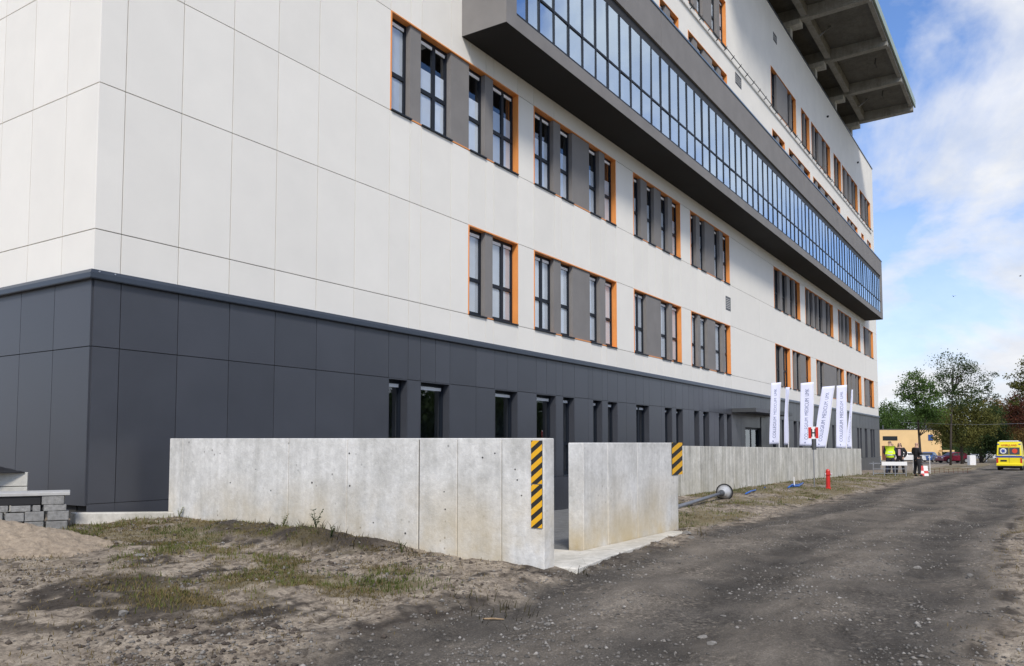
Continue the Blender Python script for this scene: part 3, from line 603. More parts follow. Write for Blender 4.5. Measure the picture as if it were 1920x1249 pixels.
for a in (43.9, 56.2): MB().tube([(fx(a), W-.95, Z(25.6)), (fx(a)-.2, W-1.2, Z(25.62)), (fx(a)+.3, W-1.5, Z(26.1))], .05, 6).build('drain_pipe', 'steel', hd)
for a, q in ((50.0, 8.4), (55.5, 8.8)): MB().tube([(fx(a), q, Z(26.1)), (fx(a)+.25, q+.1, Z(25.85)), (fx(a)+1.0, q+.1, Z(25.9))], .035, 6).build('cable_loop', 'black_paint', hd)

# ------------------------------------------------------------------ concrete walls
STRONG = 0.0
def cwall(label, axis, c0, th, ts, z0a, z0b, z1a, z1b, m):
    """wall along `axis` through the joints ts; base and top heights run from a to b"""
    T0, T1 = ts[0], ts[-1]; base = (c0, T0, z0a) if axis == 'y' else (T0, c0, z0a)
    w = thing('concrete_wall', label, 'wall', base)
    zb = lambda q: z0a+(z0b-z0a)*(q-T0)/(T1-T0); zt = lambda q: z1a+(z1b-z1a)*(q-T0)/(T1-T0)
    for p0, p1 in zip(ts[:-1], ts[1:]):
        gp = lambda q_: .010 if abs(q_-STRONG) < .02 else .0035
        g0 = gp(p0) if p0 != T0 else 0; g1 = gp(p1) if p1 != T1 else 0; a_, b_ = p0+g0, p1-g1
        poly = [(a_, zb(a_)-.5), (b_, zb(b_)-.5), (b_, zt(b_)), (a_, zt(a_))]
        q = MB(); j = random.uniform(-.002, .002)
        if axis == 'y': q.prism(poly, 'x', c0+j, c0+th)
        else: q.prism(poly, 'y', c0+j, c0+th)
        q.build('concrete_panel', m, w, bevel=.008)
    q = MB(); poly = [(T0+.02, zb(T0)-.4), (T1-.02, zb(T1)-.4), (T1-.02, zt(T1)-.02), (T0+.02, zt(T0)-.02)]
    q.prism(poly, 'x' if axis == 'y' else 'y', c0+.014, c0+th-.012); q.build('wall_core', 'concrete_joint', w)
    return w
def onplane_y(px, py, X): d = _ray(px, py); return d[1]*X/d[0]
def onplane_x(px, py, Y): d = _ray(px, py); return d[0]*Y/d[1]
yj = [onplane_y(x, 900, W1X) for x in (1020, 940, 857, 785, 650, 540, 341)]+[11.08]; STRONG = yj[3]
cwall('long pale concrete wall in front of the dark building base, nearest the camera', 'y', W1X, .22, yj, .3, .58, 1.70, 1.735, 'concrete_wall')
xj = [onplane_x(x, 930, W2Y) for x in (1094, 1140, 1196, 1276)]
xj[-1] = XRET
cwall('short concrete wall with yellowish lower half and one hazard plate', 'x', W2Y, .22, xj, .25, .15, 1.66, 1.675, 'concrete_wall')
rw = thing('concrete_wall', 'slanting concrete return wall joining the short wall to the long roadside wall', 'wall', (XRET, W2Y, .1))
q = MB(); pA, pB = Vector((XRET-.1, W2Y+.225, 0)), Vector((16.15, W3Y+.1, 0)); nn = Vector((-(pB-pA).y, (pB-pA).x, 0)).normalized()*.2
q.prism([tuple(p[:2]) for p in (pA, pB, pB+nn, pA+nn)], 'z', -.3, 1.655); q.build('concrete_panel', 'concrete_wall', rw, bevel=.008)
xj3 = [16.2]+[onplane_x(1260+q/4.46, 870, W3Y) for q in (205, 345, 430, 520, 600, 695, 820, 915, 1065, 1190, 1250, 1330, 1460, 1560)]
xj3.append(45.8); xj3 = sorted(xj3)
cwall('long board marked concrete wall running along the road behind the fire hydrant', 'x', W3Y, .22, xj3, .15, .1, 1.66, 1.53, 'concrete_board')
LW_ = bpy.data.objects['concrete_wall']
for px, py in ((833, 922), (978, 929), (656, 911), (655, 850), (905, 858), (928, 850), (966, 880), (970, 900), (432, 905), (480, 880), (835, 955), (700, 980), (760, 1000), (585, 905), (508, 920)):
    y_ = onplane_y(px, py, W1X); z_ = (lambda d: d[2]*W1X/d[0]+EYE)(_ray(px, py))
    MB().tube([(W1X-.0035, y_, z_), (W1X+.02, y_, z_)], random.uniform(.007, .013), 8).build('tie_hole', 'joint_dark', LW_)
# kerb between wall end and building corner, slab at the ramp mouth
k = MB(); kp = [Vector((6.30, 11.30, .70)), Vector((7.60, 10.98, .64))]; d_ = (kp[1]-kp[0]).normalized(); nn = Vector((d_.y, -d_.x, 0))*.12
pts = []
for p in kp: pts += [p-nn, p+nn, p+nn-Vector((0, 0, .4)), p-nn-Vector((0, 0, .4))]
k.add(pts, [(0, 1, 2, 3)[::-1], (4, 5, 6, 7), (0, 4, 5, 1), (1, 5, 6, 2), (2, 6, 7, 3), (3, 7, 4, 0)])
tag(k.build('kerb', 'concrete_kerb', None, bevel=.01), None, None, kind='structure')
s = MB(); s.prism([(7.86, 4.25), (9.0, 4.42), (12.2, 4.70), (12.2, 4.925), (9.2, 4.925), (9.2, 5.6), (7.86, 5.6)], 'z', .02, .305)
so = s.build('concrete_apron', 'concrete_kerb', None, bevel=.01); so['kind'] = 'structure'

# hazard plates on the walls
def hazard(label, axis, c, t0, t1, z0, z1, flip=1, pitch=None):
    base = (c-.02, (t0+t1)/2, z0) if axis == 'y' else ((t0+t1)/2, c-.02, z0)
    h = thing('hazard_plate', label, 'hazard plate', base)
    a, b = min(t0, t1), max(t0, t1); th = .008
    P = (lambda u, v, dpt: (c-dpt, u, v)) if axis == 'y' else (lambda u, v, dpt: (u, c-dpt, v))
    def slab(poly, d0, d1, nm, m):
        q = MB(); n = len(poly); q.add([P(u, v, d0) for u, v in poly]+[P(u, v, d1) for u, v in poly], [tuple(range(n)), tuple(range(n, 2*n))]+[(i, (i+1) % n, n+(i+1) % n, n+i) for i in range(n)]); q.build(nm, m, h)
    slab([(a, z0), (b, z0), (b, z1), (a, z1)], .004, .012, 'plate', 'black_paint')
    w_ = b-a; pitch = pitch or w_*.92; sl = pitch*.85
    # stripes rise towards the viewer's right
    k_ = -2
    while True:
        v = z0+k_*pitch; k_ += 1
        if v > z1: break
        lo0, lo1, hi0, hi1 = v, v+sl, v+pitch*.52, v+sl+pitch*.52
        quad = [(a, lo0), (b, lo1), (b, hi1), (a, hi0)] if flip > 0 else [(a, lo1), (b, lo0), (b, hi0), (a, hi1)]
        poly = []                                              # clip to the plate in v
        def clip(pl, lim, keep):
            o = []
            for (p, q) in zip(pl, pl[1:]+pl[:1]):
                ip, iq = keep(p[1]), keep(q[1])
                if ip: o.append(p)
                if ip != iq: t_ = (lim-p[1])/(q[1]-p[1]); o.append((p[0]+(q[0]-p[0])*t_, lim))
            return o
        pl = clip(quad, z0, lambda y: y >= z0)
        if len(pl) >= 3: pl = clip(pl, z1, lambda y: y <= z1)
        if len(pl) >= 3: slab(pl, .0125, .0145, 'stripe', 'yellow_paint')
h0, h1 = onplane_y(1020.5, 900, W1X), onplane_y(997, 900, W1X)
zA = lambda px, py, X: (lambda d: d[2]*X/d[0]+EYE)(_ray(px, py))
zt_, zm_, zb_ = zA(1010, 826, W1X), zA(1010, 908, W1X), zA(1010, 990, W1X)
hazard('upper yellow and black striped hazard plate at the end of the long pale wall', 'y', W1X, h0+.02, h1, zm_+.004, zt_, -1)
hazard('lower yellow and black striped hazard plate at the end of the long pale wall', 'y', W1X, h0+.02, h1, zb_, zm_-.004, -1)
g0_, g1_ = onplane_x(1259, 860, W2Y), onplane_x(1278, 860, W2Y)
zB = lambda px, py, Y: (lambda d: d[2]*Y/d[1]+EYE)(_ray(px, py))
hazard('single yellow and black striped hazard plate on the short wall', 'x', W2Y, g0_, g1_, zB(1268, 890, W2Y), zB(1268, 830, W2Y), 1, .165)

# ------------------------------------------------------------------ building material on the left
mat('slab_top', (.40, .40, .39), .9, noise=.12, nscale=6)
def tri_noise_mesh(name, fn, x0, x1, y0, y1, n, m, label, cat, kind=None):
    gx, gy = np.meshgrid(np.linspace(x0, x1, n), np.linspace(y0, y1, n), indexing='ij'); gz_ = fn(gx, gy)
    v = np.stack([gx, gy, gz_], -1).reshape(-1, 3); ix = np.arange(n*n).reshape(n, n)
    f = np.stack([ix[:-1, :-1], ix[1:, :-1], ix[1:, 1:], ix[:-1, 1:]], -1).reshape(-1, 4)
    me_ = bpy.data.meshes.new(name); c = Vector(((x0+x1)/2, (y0+y1)/2, float(gz_.min())))
    me_.from_pydata([tuple(p-np.array(c)) for p in v], [], [tuple(q) for q in f]); me_.materials.append(MATS[m]); me_.polygons.foreach_set('use_smooth', [True]*len(me_.polygons))
    o = bpy.data.objects.new(name, me_); o.location = c; col.objects.link(o); return tag(o, label, cat, kind=kind)
PS = at(131, 981, .60)                                     # right front foot of the paver stack
e_ = Vector((PS.x, PS.y, 0)).normalized(); PYv = e_; PX = Vector((e_.y, -e_.x, 0))
def block(name, m, u0, w, v0, dpt, z0, h, label, cat, group, jit=.012, bev=.006):
    o = MB().box(-w/2, w/2, -dpt/2, dpt/2, 0, h).build(name, m, None, (0, 0, 0), bevel=bev)
    p = PS+PX*(u0+w/2)+PYv*(v0+dpt/2)
    o.location = (p.x, p.y, z0); o.rotation_euler = (0, 0, math.atan2(PX.y, PX.x)+random.uniform(-jit, jit)*3); return tag(o, label, cat, group)
PG = 'paving blocks stacked at the left'
zb0 = gz(PS.x-.2, PS.y+.1)-.03
mpp = (PS-Vector((0, 0, EYE))).dot(Vector(_fw))/F_PX*1.13      # metres per photo pixel at the stack
uu = lambda px: (px-131)*mpp
ORD = ['rightmost', 'second from the right', 'third from the right', 'fourth from the right', 'fifth from the right', 'sixth from the right']
def course(spans_, z, h, what):
    for k_, (a, b) in enumerate(reversed(spans_)):
        block('paving_block', 'paver', uu(a+random.uniform(-1, 1)), (b-a-2)*mpp, random.uniform(0, .02), .34, z, h+random.uniform(-.006, .004), f'grey concrete paving block, {ORD[k_]} in the {what} course of the stack', 'paving block', PG)
c5 = ((-30, -2), (0, 36), (38, 66), (67, 96), (97, 130))
course(c5, zb0, .14, 'bottom'); course(c5, zb0+.145, .12, 'second'); course(((-20, 2), (4, 44), (46, 76), (77, 90), (91, 126)), zb0+.27, .085, 'third')
course(((90, 124),), zb0+.357, .11, 'topmost')
block('concrete_slab', 'slab_top', uu(-60), 190*mpp, .0, .62, zb0+.472, .045, 'pale flat slab lying on top of the paving block stack', 'slab', None, 0)
block('stack_board', 'black_plastic', uu(-55), 143*mpp, .03, .5, zb0+.357, .112, 'dark board pushed in under the pale slab on the paving blocks', 'board', None, 0)
for r_ in range(4):
    for k_, (a, b) in enumerate(((31, 62), (-32, 30))):
        block('building_block', 'pale_block', uu(a), (b-a-1.5)*mpp*1.1, .95, .24, zb0-.02+.195*r_, .188, f"pale concrete block, {['right', 'left'][k_]} one in the {['bottom', 'second', 'third', 'top'][r_]} course of the rear stack", 'block', 'pale blocks stacked behind the paving blocks', .004)
pp = PS+PX*uu(8)+PYv*1.05
o = tri_noise_mesh('plastic_sheet', lambda x, y: zb0+.752+.14*fbm((x-pp.x)*5+3, (y-pp.y)*5, 3)*np.exp(-(((x-pp.x)/.42)**2+((y-pp.y)/.3)**2)*1.5), pp.x-.3, pp.x+.3, pp.y-.3, pp.y+.3, 22, 'black_plastic', 'crumpled black plastic sheet on top of the pale block stack', 'plastic sheet')
sm_ = o.modifiers.new('solid', 'SOLIDIFY'); sm_.thickness = .01
# heap of sand
SC = at(20, 1010, .55)
def sandh(x, y):
    d = (x-SC.x)*_rt[0]+(y-SC.y)*_rt[1]; e = (x-SC.x)*_rt[1]*-1+(y-SC.y)*_rt[0]
    r_ = np.sqrt((d/np.where(d > 0, 1.28, 2.2))**2+(e/1.0)**2)
    base = np.vectorize(gz)(x, y)
    return base-.05+.36*np.clip(1-r_, -.2, 1)**1.0*(.85+.3*fbm(x*1.5, y*1.5, 3))+(fbm(x*11, y*11, 4, .65)-.5)*.09+(fbm(x*2.6, y*2.6, 3)-.5)*.06*np.clip(1.1-r_, 0, 1)
tri_noise_mesh('sand_pile', sandh, SC.x-2.0, SC.x+1.6, SC.y-1.7, SC.y+2.0, 110, 'sand', 'low heap of light brown sand in front of the paving blocks', 'sand pile')

# ------------------------------------------------------------------ along the road
def on(px, py): return on_ground(px, py)
# fallen lamp post
mat('lamp_pole', (.22, .23, .25), .4, metal=.5, noise=.2, nscale=10)
mat('lamp_grey', (.50, .51, .52), .55, metal=.3, noise=.15, nscale=12)
lp = on(1289, 950); lh = on(1352, 938)
lp = Vector((lp.x, lp.y, gz(lp.x, lp.y)+.06)); lh = Vector((lh.x, lh.y, gz(lh.x, lh.y)+.17))
L = thing('lamp_post', 'silver lamp post lying on the grass with its bell shaped head towards the wall', 'lamp post', lh)
ax = (lh-lp).normalized(); st = lp-ax*1.6
MB().tube([st, lh-ax*.12], [.05, .04], 10).build('pole', 'lamp_pole', L, smooth=True)
MB().tube([lh-ax*.16, lh-ax*.02, lh+ax*.06], [.05, .075, .085], 12).build('collar', 'steel_dark', L)
bell = MB(); prof = [(.05, .075), (.12, .10), (.22, .15), (.30, .19)]
bell.tube([lh+ax*p[0] for p in prof], [p[1] for p in prof], 20).build('lamp_head', 'lamp_grey', L, smooth=True)
MB().tube([lh+ax*.295, lh+ax*.335], [.215, .215], 22).build('rim', 'rubber', L)
# hydrant
hp = on(1553, 916)
H = thing('fire_hydrant', 'short red fire hydrant post standing in the grass by the wall', 'fire hydrant', hp)
def lathe(prof, c, n=14): return MB().tube([c+Vector((0, 0, z)) for z, _ in prof], [r_ for _, r_ in prof], n)
lathe([(-.05, .085), (.03, .085), (.04, .068), (.42, .066), (.44, .085), (.50, .085), (.51, .07)], hp).build('body', 'red_paint', H, smooth=False)
lathe([(.50, .075), (.58, .07), (.63, .045), (.64, .02)], hp).build('cap', 'red_paint', H)
for sgn in (-1, 1): MB().tube([hp+Vector((0, 0, .47)), hp+Vector((_rt[0]*.11*sgn, _rt[1]*.11*sgn, .47))], .035, 10).build('outlet', 'steel', H)
# hydrant sign
sp_ = on(1527, 913); SG = thing('hydrant_sign', 'square red and white sign with a black letter H on a thin grey post', 'sign', sp_, math.atan2(_rt[1], _rt[0]), local=True)
mps = (sp_-Vector((0, 0, EYE))).dot(Vector(_fw))/F_PX
hh = (913-822)*mps
MB().tube([(0, 0, -.1), (0, 0, hh-.1)], .018, 8).build('post', 'steel', SG)
MB().tube([(0.02, 0, hh-.38), (0.02, 0, hh-.02)], .075, 12).build('sleeve', 'steel_dark', SG)
sw, sh = 20*mps/2, 23*mps
bx('plate', 'white_paint', SG, -sw, sw, -.012, .004, hh-.02, hh-.02+sh)
for q0, q1 in ((-sw+.012, -sw*.36), (sw*.36, sw-.012)): bx('red_band', 'red_paint', SG, q0, q1, -.0155, -.0125, hh, hh-.04+sh)
lt = MB(); zc = hh-.02+sh/2
for q0, q1, z0, z1 in ((-.075, -.035, -.13, .13), (.035, .075, -.13, .13), (-.035, .035, -.022, .022)): lt.box(q0, q1, -.0195, -.0165, zc+z0, zc+z1)
lt.build('letter', 'black_paint', SG)
# white stake and blue pipe by the wall
p = on(1490, 912); o = MB().tube([p-Vector((0, 0, .1)), p+Vector((.01, .02, .16)), p+Vector((0, .02, .3))], .02, 7).build('stake', 'white_paint', None); tag(o, 'short white plastic stake in the grass beside the blue pipe', 'stake')
def coil(pxs, name, label, rad=.022):
    pts = []
    for i, (x, y) in enumerate(pxs): q = on(x, y); pts.append(q+Vector((0, 0, .03+.03*(i % 2))))
    o = MB().tube(pts, rad, 7).build(name, 'blue_plastic', None, smooth=True); tag(o, label, 'pipe')
coil([(1398, 928), (1408, 925), (1416, 921), (1424, 917), (1434, 916)], 'blue_pipe', 'blue plastic pipe lying by the wall nearest the lamp post')
coil([(1478, 916), (1486, 912), (1496, 911), (1506, 909), (1498, 913), (1488, 915), (1480, 914)], 'blue_pipe', 'tangled blue plastic pipe at the foot of the wall by the stake', .028)

# banners behind the wall
FT = 'COLLEGIUM MEDICUM UMK'
def banner(label, px, py_top, py_bot, wpx, lean, face, dist, shape='rect', text=True):
    pt, pb = atd(px+lean/2, py_top, dist), atd(px-lean/2, py_bot, dist); mpx = dist/F_PX
    h = pt.z-pb.z; w = wpx*mpx; gr = gz(pb.x, pb.y)
    root = thing('banner_flag', label, 'flag', (pb.x, pb.y, gr), math.atan2(_rt[1], _rt[0])+face, 'banners behind the concrete wall', local=True)
    sk = lean*mpx; ww = w/max(.18, math.cos(face)); z0 = pb.z-gr
    wave = lambda u, v: .035*math.sin(u/ww*5+v*2.2+px)*(.4+.6*u/ww)
    def pos(u, v):                                           # u across 0..ww, v up 0..h
        k = v/h; wd = 1.0 if shape == 'rect' else (1-k*.92)
        uu_ = u*wd; top = .10*w*(u/ww)*k if shape == 'rect' else 0
        return (uu_-ww*.5*(wd if shape == 'rect' else 1)+sk*k-sk*.5+(ww*(1-wd) if shape != 'rect' else 0), wave(u, v), z0+v+top)
    b = MB(); nu, nv = 8, 24
    b.add([pos(ww*i/nu, h*j/nv) for j in range(nv+1) for i in range(nu+1)], [(j*(nu+1)+i, j*(nu+1)+i+1, (j+1)*(nu+1)+i+1, (j+1)*(nu+1)+i) for j in range(nv) for i in range(nu)])
    bo = b.build('banner', 'flag_cloth', root, smooth=True); so_ = bo.modifiers.new('solid', 'SOLIDIFY'); so_.thickness = .006; so_.offset = 0
    e = [pos(ww, h*j/6) for j in range(7)]
    MB().tube([(e[0][0]-sk*.3, 0, -.1)]+[(q[0]+.012, q[1], q[2]) for q in e], [.022]*2+[.014]*6, 7).build('pole', 'white_paint', root)
    bx('base_plate', 'steel_dark', root, e[0][0]-sk*.3-.25, e[0][0]-sk*.3+.25, -.25, .25, 0.0, .04)
    if text:
        n_all = len(FT); c_ = 0
        for word in FT.split():
            t_ = text_mesh(word, min(.30, ww*.42), 'flag_ink', 'lettering', root, (0, 0, 0), (0, 0, 0), .0)
            mm = t_.data; mc = min(v.co.x for v in mm.vertices); L_ = max(v.co.x for v in mm.vertices)-mc
            f0, f1 = c_/n_all, (c_+len(word))/n_all; c_ += len(word)+1
            for v in mm.vertices:
                along = (f0+(f1-f0)*(v.co.x-mc)/L_)*h*.80+h*.10; q = pos(min(ww*.98, max(.01, ww*.52-v.co.y)), along); v.co = (q[0], q[1]-.006, q[2])
        d0 = pos(ww*.42, h*.05); em = MB(); pts = [(d0[0]+(.05 if k % 2 == 0 else .022)*math.sin(k*math.pi/4), d0[2]+(.05 if k % 2 == 0 else .022)*math.cos(k*math.pi/4)) for k in range(8)]
        em.prism(pts, 'y', d0[1]-.008, d0[1]-.005); em.build('emblem', 'flag_ink', root)
banner('leftmost white banner with blue lettering, standing upright behind the wall', 1457, 718, 833, 18, 6, .05, 37)
banner('narrow white banner turned edge on, second from the left', 1482, 726, 834, 11, 12, .85, 39, text=False)
banner('wide white banner with blue lettering directly behind the H sign', 1516, 718, 836, 24, 5, .0, 38)
banner('white banner with blue lettering that leans furthest to the right', 1556, 725, 839, 24, 20, .05, 38.5)
banner('upright white banner with blue lettering right of the leaning one', 1581, 723, 840, 20, 4, .1, 40)
banner('pointed white banner, rightmost of the row and half hidden', 1596, 730, 840, 12, 6, .3, 43, shape='tri')

# ------------------------------------------------------------------ people
def skin_mesh(name, joints, edges, m, parent, sub=1):
    me_ = bpy.data.meshes.new(name); bm = bmesh.new(); ly = bm.verts.layers.skin.verify(); ks = list(joints); vs_ = {}
    for i, k_ in enumerate(ks):
        p, r_ = joints[k_]; v = bm.verts.new(p); v[ly].radius = r_ if hasattr(r_, '__len__') else (r_, r_); v[ly].use_root = (i == 0); vs_[k_] = v
    for a, b in edges: bm.edges.new((vs_[a], vs_[b]))
    bm.to_mesh(me_); bm.free(); t_ = bpy.data.objects.new('tmp', me_); col.objects.link(t_)
    t_.modifiers.new('s', 'SKIN'); ss = t_.modifiers.new('d', 'SUBSURF'); ss.levels = sub; ss.render_levels = sub
    bpy.context.view_layer.update()
    out = bpy.data.meshes.new_from_object(t_.evaluated_get(bpy.context.evaluated_depsgraph_get())); bpy.data.objects.remove(t_)
    out.materials.clear(); out.materials.append(MATS[m]); out.polygons.foreach_set('use_smooth', [True]*len(out.polygons)); out.name = name
    o = bpy.data.objects.new(name, out); col.objects.link(o); o.parent = parent; return o
def person(label, loc, rz, h, top, trou, hair, elbows, hands, head_turn=0, vest=None, inner=None, longhair=False, stance=.1):
    """local frame: faces -y, x to its left; elbows/hands are (left, right) positions in units of body height"""
    root = thing('person', label, 'person', loc, rz, local=True); S = h
    P = lambda x, y, z: (x*S, y*S, z*S)
    hip, kn, an = .475, .27, .045
    J = dict(pelvis=(P(0, 0, .52), (.092*S, .066*S)), waist=(P(0, 0, .60), (.085*S, .062*S)), chest=(P(0, .004, .71), (.100*S, .068*S)), collar=(P(0, .006, .805), (.05*S, .042*S)),
             neck=(P(0, 0, .85), .032*S), head=(P(0, -.008, .905), (.041*S, .048*S)), crown=(P(0, 0, .955), (.040*S, .046*S)))
    Ed = [('pelvis', 'waist'), ('waist', 'chest'), ('chest', 'collar'), ('collar', 'neck'), ('neck', 'head'), ('head', 'crown')]
    for i, sd in enumerate((1, -1)):
        n = 'LR'[i]; st_ = stance*sd
        J['sh'+n] = (P(.105*sd, .006, .785), .036*S); J['el'+n] = (P(*elbows[i]), .026*S); J['wr'+n] = (P(*hands[i]), .019*S)
        hx = Vector(hands[i])+(Vector(hands[i])-Vector(elbows[i])).normalized()*.04; J['pa'+n] = (P(*hx), (.020*S, .012*S))
        fx_ = Vector(hands[i])+(Vector(hands[i])-Vector(elbows[i])).normalized()*.085; J['fi'+n] = (P(*fx_), (.014*S, .008*S))
        J['hp'+n] = (P(.052*sd, 0, hip), .052*S); J['kn'+n] = (P(.052*sd+st_*.3, -.012, kn), .034*S); J['an'+n] = (P(.052*sd+st_*.5, .01, an), .024*S); J['to'+n] = (P(.058*sd+st_*.6, -.085, .015), .018*S)
        Ed += [('collar', 'sh'+n), ('sh'+n, 'el'+n), ('el'+n, 'wr'+n), ('wr'+n, 'pa'+n), ('pa'+n, 'fi'+n), ('pelvis', 'hp'+n), ('hp'+n, 'kn'+n), ('kn'+n, 'an'+n), ('an'+n, 'to'+n)]
    body = skin_mesh('body', J, Ed, 'skin', root, 1)
    def sub(keys, add, m, nm, over={}, rad={}):
        jj = {k_: (over.get(k_, J[k_][0]), tuple(np.array(rad[k_] if k_ in rad else (J[k_][1] if hasattr(J[k_][1], '__len__') else (J[k_][1],)*2))+add*S)) for k_ in keys}
        return skin_mesh(nm, jj, [e for e in Ed if e[0] in keys and e[1] in keys], m, root, 1)
    J['hem'] = (P(0, 0, .465), (.080*S, .064*S)); Ed.append(('pelvis', 'hem'))
    sub(['chest', 'waist', 'pelvis', 'hem', 'collar', 'shL', 'elL', 'wrL', 'shR', 'elR', 'wrR'], .016, top, 'jacket')
    sub(['pelvis', 'hpL', 'knL', 'anL', 'hpR', 'knR', 'anR'], .014, trou, 'trousers', rad={'pelvis': (.05*S, .045*S)})
    for n in 'LR': sub(['an'+n, 'to'+n], .012, 'shoe', 'shoe')
    if vest:
        v = sub(['chest', 'waist', 'pelvis', 'hem', 'collar'], .030, vest, 'safety_vest')
        for zb in (.56, .64):
            rr = MB(); n = 20; ring = [((.128*S)*math.cos(2*math.pi*k/n), (.102*S)*math.sin(2*math.pi*k/n)) for k in range(n)]
            rr.add([(x, y, zb*S) for x, y in ring]+[(x, y, (zb+.025)*S) for x, y in ring], [(k, (k+1) % n, n+(k+1) % n, n+k) for k in range(n)]); rr.build('reflective_band', 'reflective', root)
    if inner: MB().box(-.034*S, .034*S, -.098*S, -.06*S, .57*S, .77*S).build('shirt', inner, root, bevel=.008*S)
    hd_ = Vector(J['crown'][0]); he = Vector(J['head'][0])
    if hair:
        hm = {'a': (tuple(hd_+Vector((0, .010*S, .004*S))), (.056*S, .060*S)), 'b': (tuple(he+Vector((0, .030*S, .006*S))), (.056*S, .042*S))}; ed = [('a', 'b')]
        if longhair: hm['c'] = (P(0, .03, .83), (.075*S, .040*S)); hm['d'] = (P(0, .05, .74), (.075*S, .03*S)); ed += [('b', 'c'), ('c', 'd')]
        skin_mesh('hair', hm, ed, hair, root, 1)
    for sd in (1, -1):
        MB().box(sd*.047*S-.006*S, sd*.047*S+.006*S, -.012*S, .008*S, .893*S, .925*S).build('ear', 'skin', root, bevel=.003*S)
        MB().box(sd*.018*S-.006*S, sd*.018*S+.006*S, -.060*S, -.050*S, .917*S, .924*S).build('eye', 'hair_dark', root)
    MB().prism([(-.008*S, .888*S), (.008*S, .888*S), (.003*S, .918*S), (-.003*S, .918*S)], 'y', -.068*S, -.045*S).build('nose', 'skin', root)
    MB().box(-.014*S, .014*S, -.058*S, -.050*S, .872*S, .877*S).build('mouth', 'cloth_pink', root)
    return root
to_cam = lambda p: math.atan2(-p.y, -p.x)+math.pi/2           # heading that makes local -y look at the camera
down = (((.15, .02, .62), (-.15, .02, .62)), ((.15, -.03, .47), (-.15, -.03, .47)))
p = on(1670, 891); person('person in a yellow high visibility vest seen from behind, next to the barrier table', p, to_cam(p)+math.pi, 1.80, 'cloth_navy', 'cloth_navy', 'hair_grey', ((.15, 0, .63), (-.15, 0, .63)), ((.10, -.10, .58), (-.10, -.10, .58)), vest='hivis')
p = on(1682, 889); p = p+Vector((.9, .35, 0)); p.z = gz(p.x, p.y); person('bare headed person in dark clothes half hidden behind the yellow vest', p, to_cam(p)+.4, 1.78, 'cloth_navy', 'cloth_black', 'hair_grey', ((.15, .02, .63), (-.15, .02, .63)), ((.15, -.05, .49), (-.15, -.05, .49)))
p = on(1688, 890); person('long haired person in a black jacket and pink top facing the camera', p, to_cam(p)-.15, 1.76, 'cloth_black', 'cloth_black', 'hair_dark', ((.19, .02, .64), (-.17, .02, .63)), ((.12, -.06, .52), (-.13, -.06, .50)), inner='cloth_pink', longhair=True)
p = on(1720, 893); person('bald person in black clothes with bent arms standing by the red and white boards', p, to_cam(p)+math.pi*.72, 1.74, 'cloth_black', 'cloth_black', None, ((.17, .0, .64), (-.17, .02, .64)), ((.07, -.14, .68), (-.04, -.14, .66)))
# barrier table, fence frame and boards
p = on(1676, 893); bt = thing('barrier', 'white boarded crowd barrier standing in front of the yellow vest', 'barrier', p, math.atan2(_rt[1], _rt[0])-.15, local=True)
bx('board', 'white_paint', bt, -.55, .62, -.02, .01, .52, .70)
for q in (-.95, -.45, .05, .55): bx('leg', 'steel', bt, q, q+.035, -.01, .02, 0, .70)
for q in (.12, .34): bx('rail', 'steel', bt, -.95, .58, .012, .035, q, q+.03)
bx('rail', 'steel', bt, -1.1, -.55, -.01, .02, .60, .64)
def fence(label, px0, px1, py, hgt):
    a, b = on(px0, py), on(px1, py-1); L_ = (b-a).length; r = thing('fence_panel', label, 'fence', a, math.atan2((b-a).y, (b-a).x), local=True)
    for q in (0, L_): MB().tube([(q, 0, 0), (q, 0, hgt)], .02, 6).build('post', 'white_paint', r)
    for z in (.12, hgt): MB().tube([(0, 0, z), (L_, 0, z)], .016, 6).build('rail', 'white_paint', r)
    n = 12
    for i in range(1, n): MB().tube([(L_*i/n, 0, .12), (L_*i/n, 0, hgt)], .004, 4).build('wire', 'steel', r)
    for i in range(1, 6): MB().tube([(0, .004, .12+(hgt-.12)*i/6), (L_, .004, .12+(hgt-.12)*i/6)], .004, 4).build('wire', 'steel', r)
fence('white framed wire mesh fence panel behind the red and white boards', 1713, 1744, 890, 1.02)
for i, (px, m1) in enumerate(((1729, 'red'), (1737, 'white'))):
    p = on(px, 893); r = thing('warning_board', ('mostly red' if i == 0 else 'mostly white')+' striped warning board leaning at the fence panel', 'warning board', p, math.atan2(_rt[1], _rt[0])-.1, local=True)
    for k_ in range(4): bx('stripe', ('red_paint' if (k_+i) % 2 == 0 else 'white_paint') if k_ != 3 else ('red_paint' if i == 0 else 'white_paint'), r, -.11, .11, -.015+.0*k_, .015, .01+.13*k_, .01+.13*(k_+1)-.004)
    r.rotation_euler[0] = R(-14)
p = on(1760, 887)
nf = thing('plastic_fence', 'low rust coloured mesh fence sagging along the far road edge', 'fence', p, math.atan2(_rt[1], _rt[0]), local=True)
mat('rust', (.12, .05, .03), .9)
for k_ in range(10): MB().tube([(-.8+.28*k_, .02*math.sin(k_*3), 0), (-.8+.28*k_, .02*math.cos(k_), .30+.05*math.sin(k_*2.1))], .012, 5).build('picket', 'rust', nf)
for z in (.1, .26): MB().tube([(-.85+.28*k_, 0, z+.03*math.sin(k_*2.1)) for k_ in range(11)], .008, 5).build('wire', 'rust', nf)

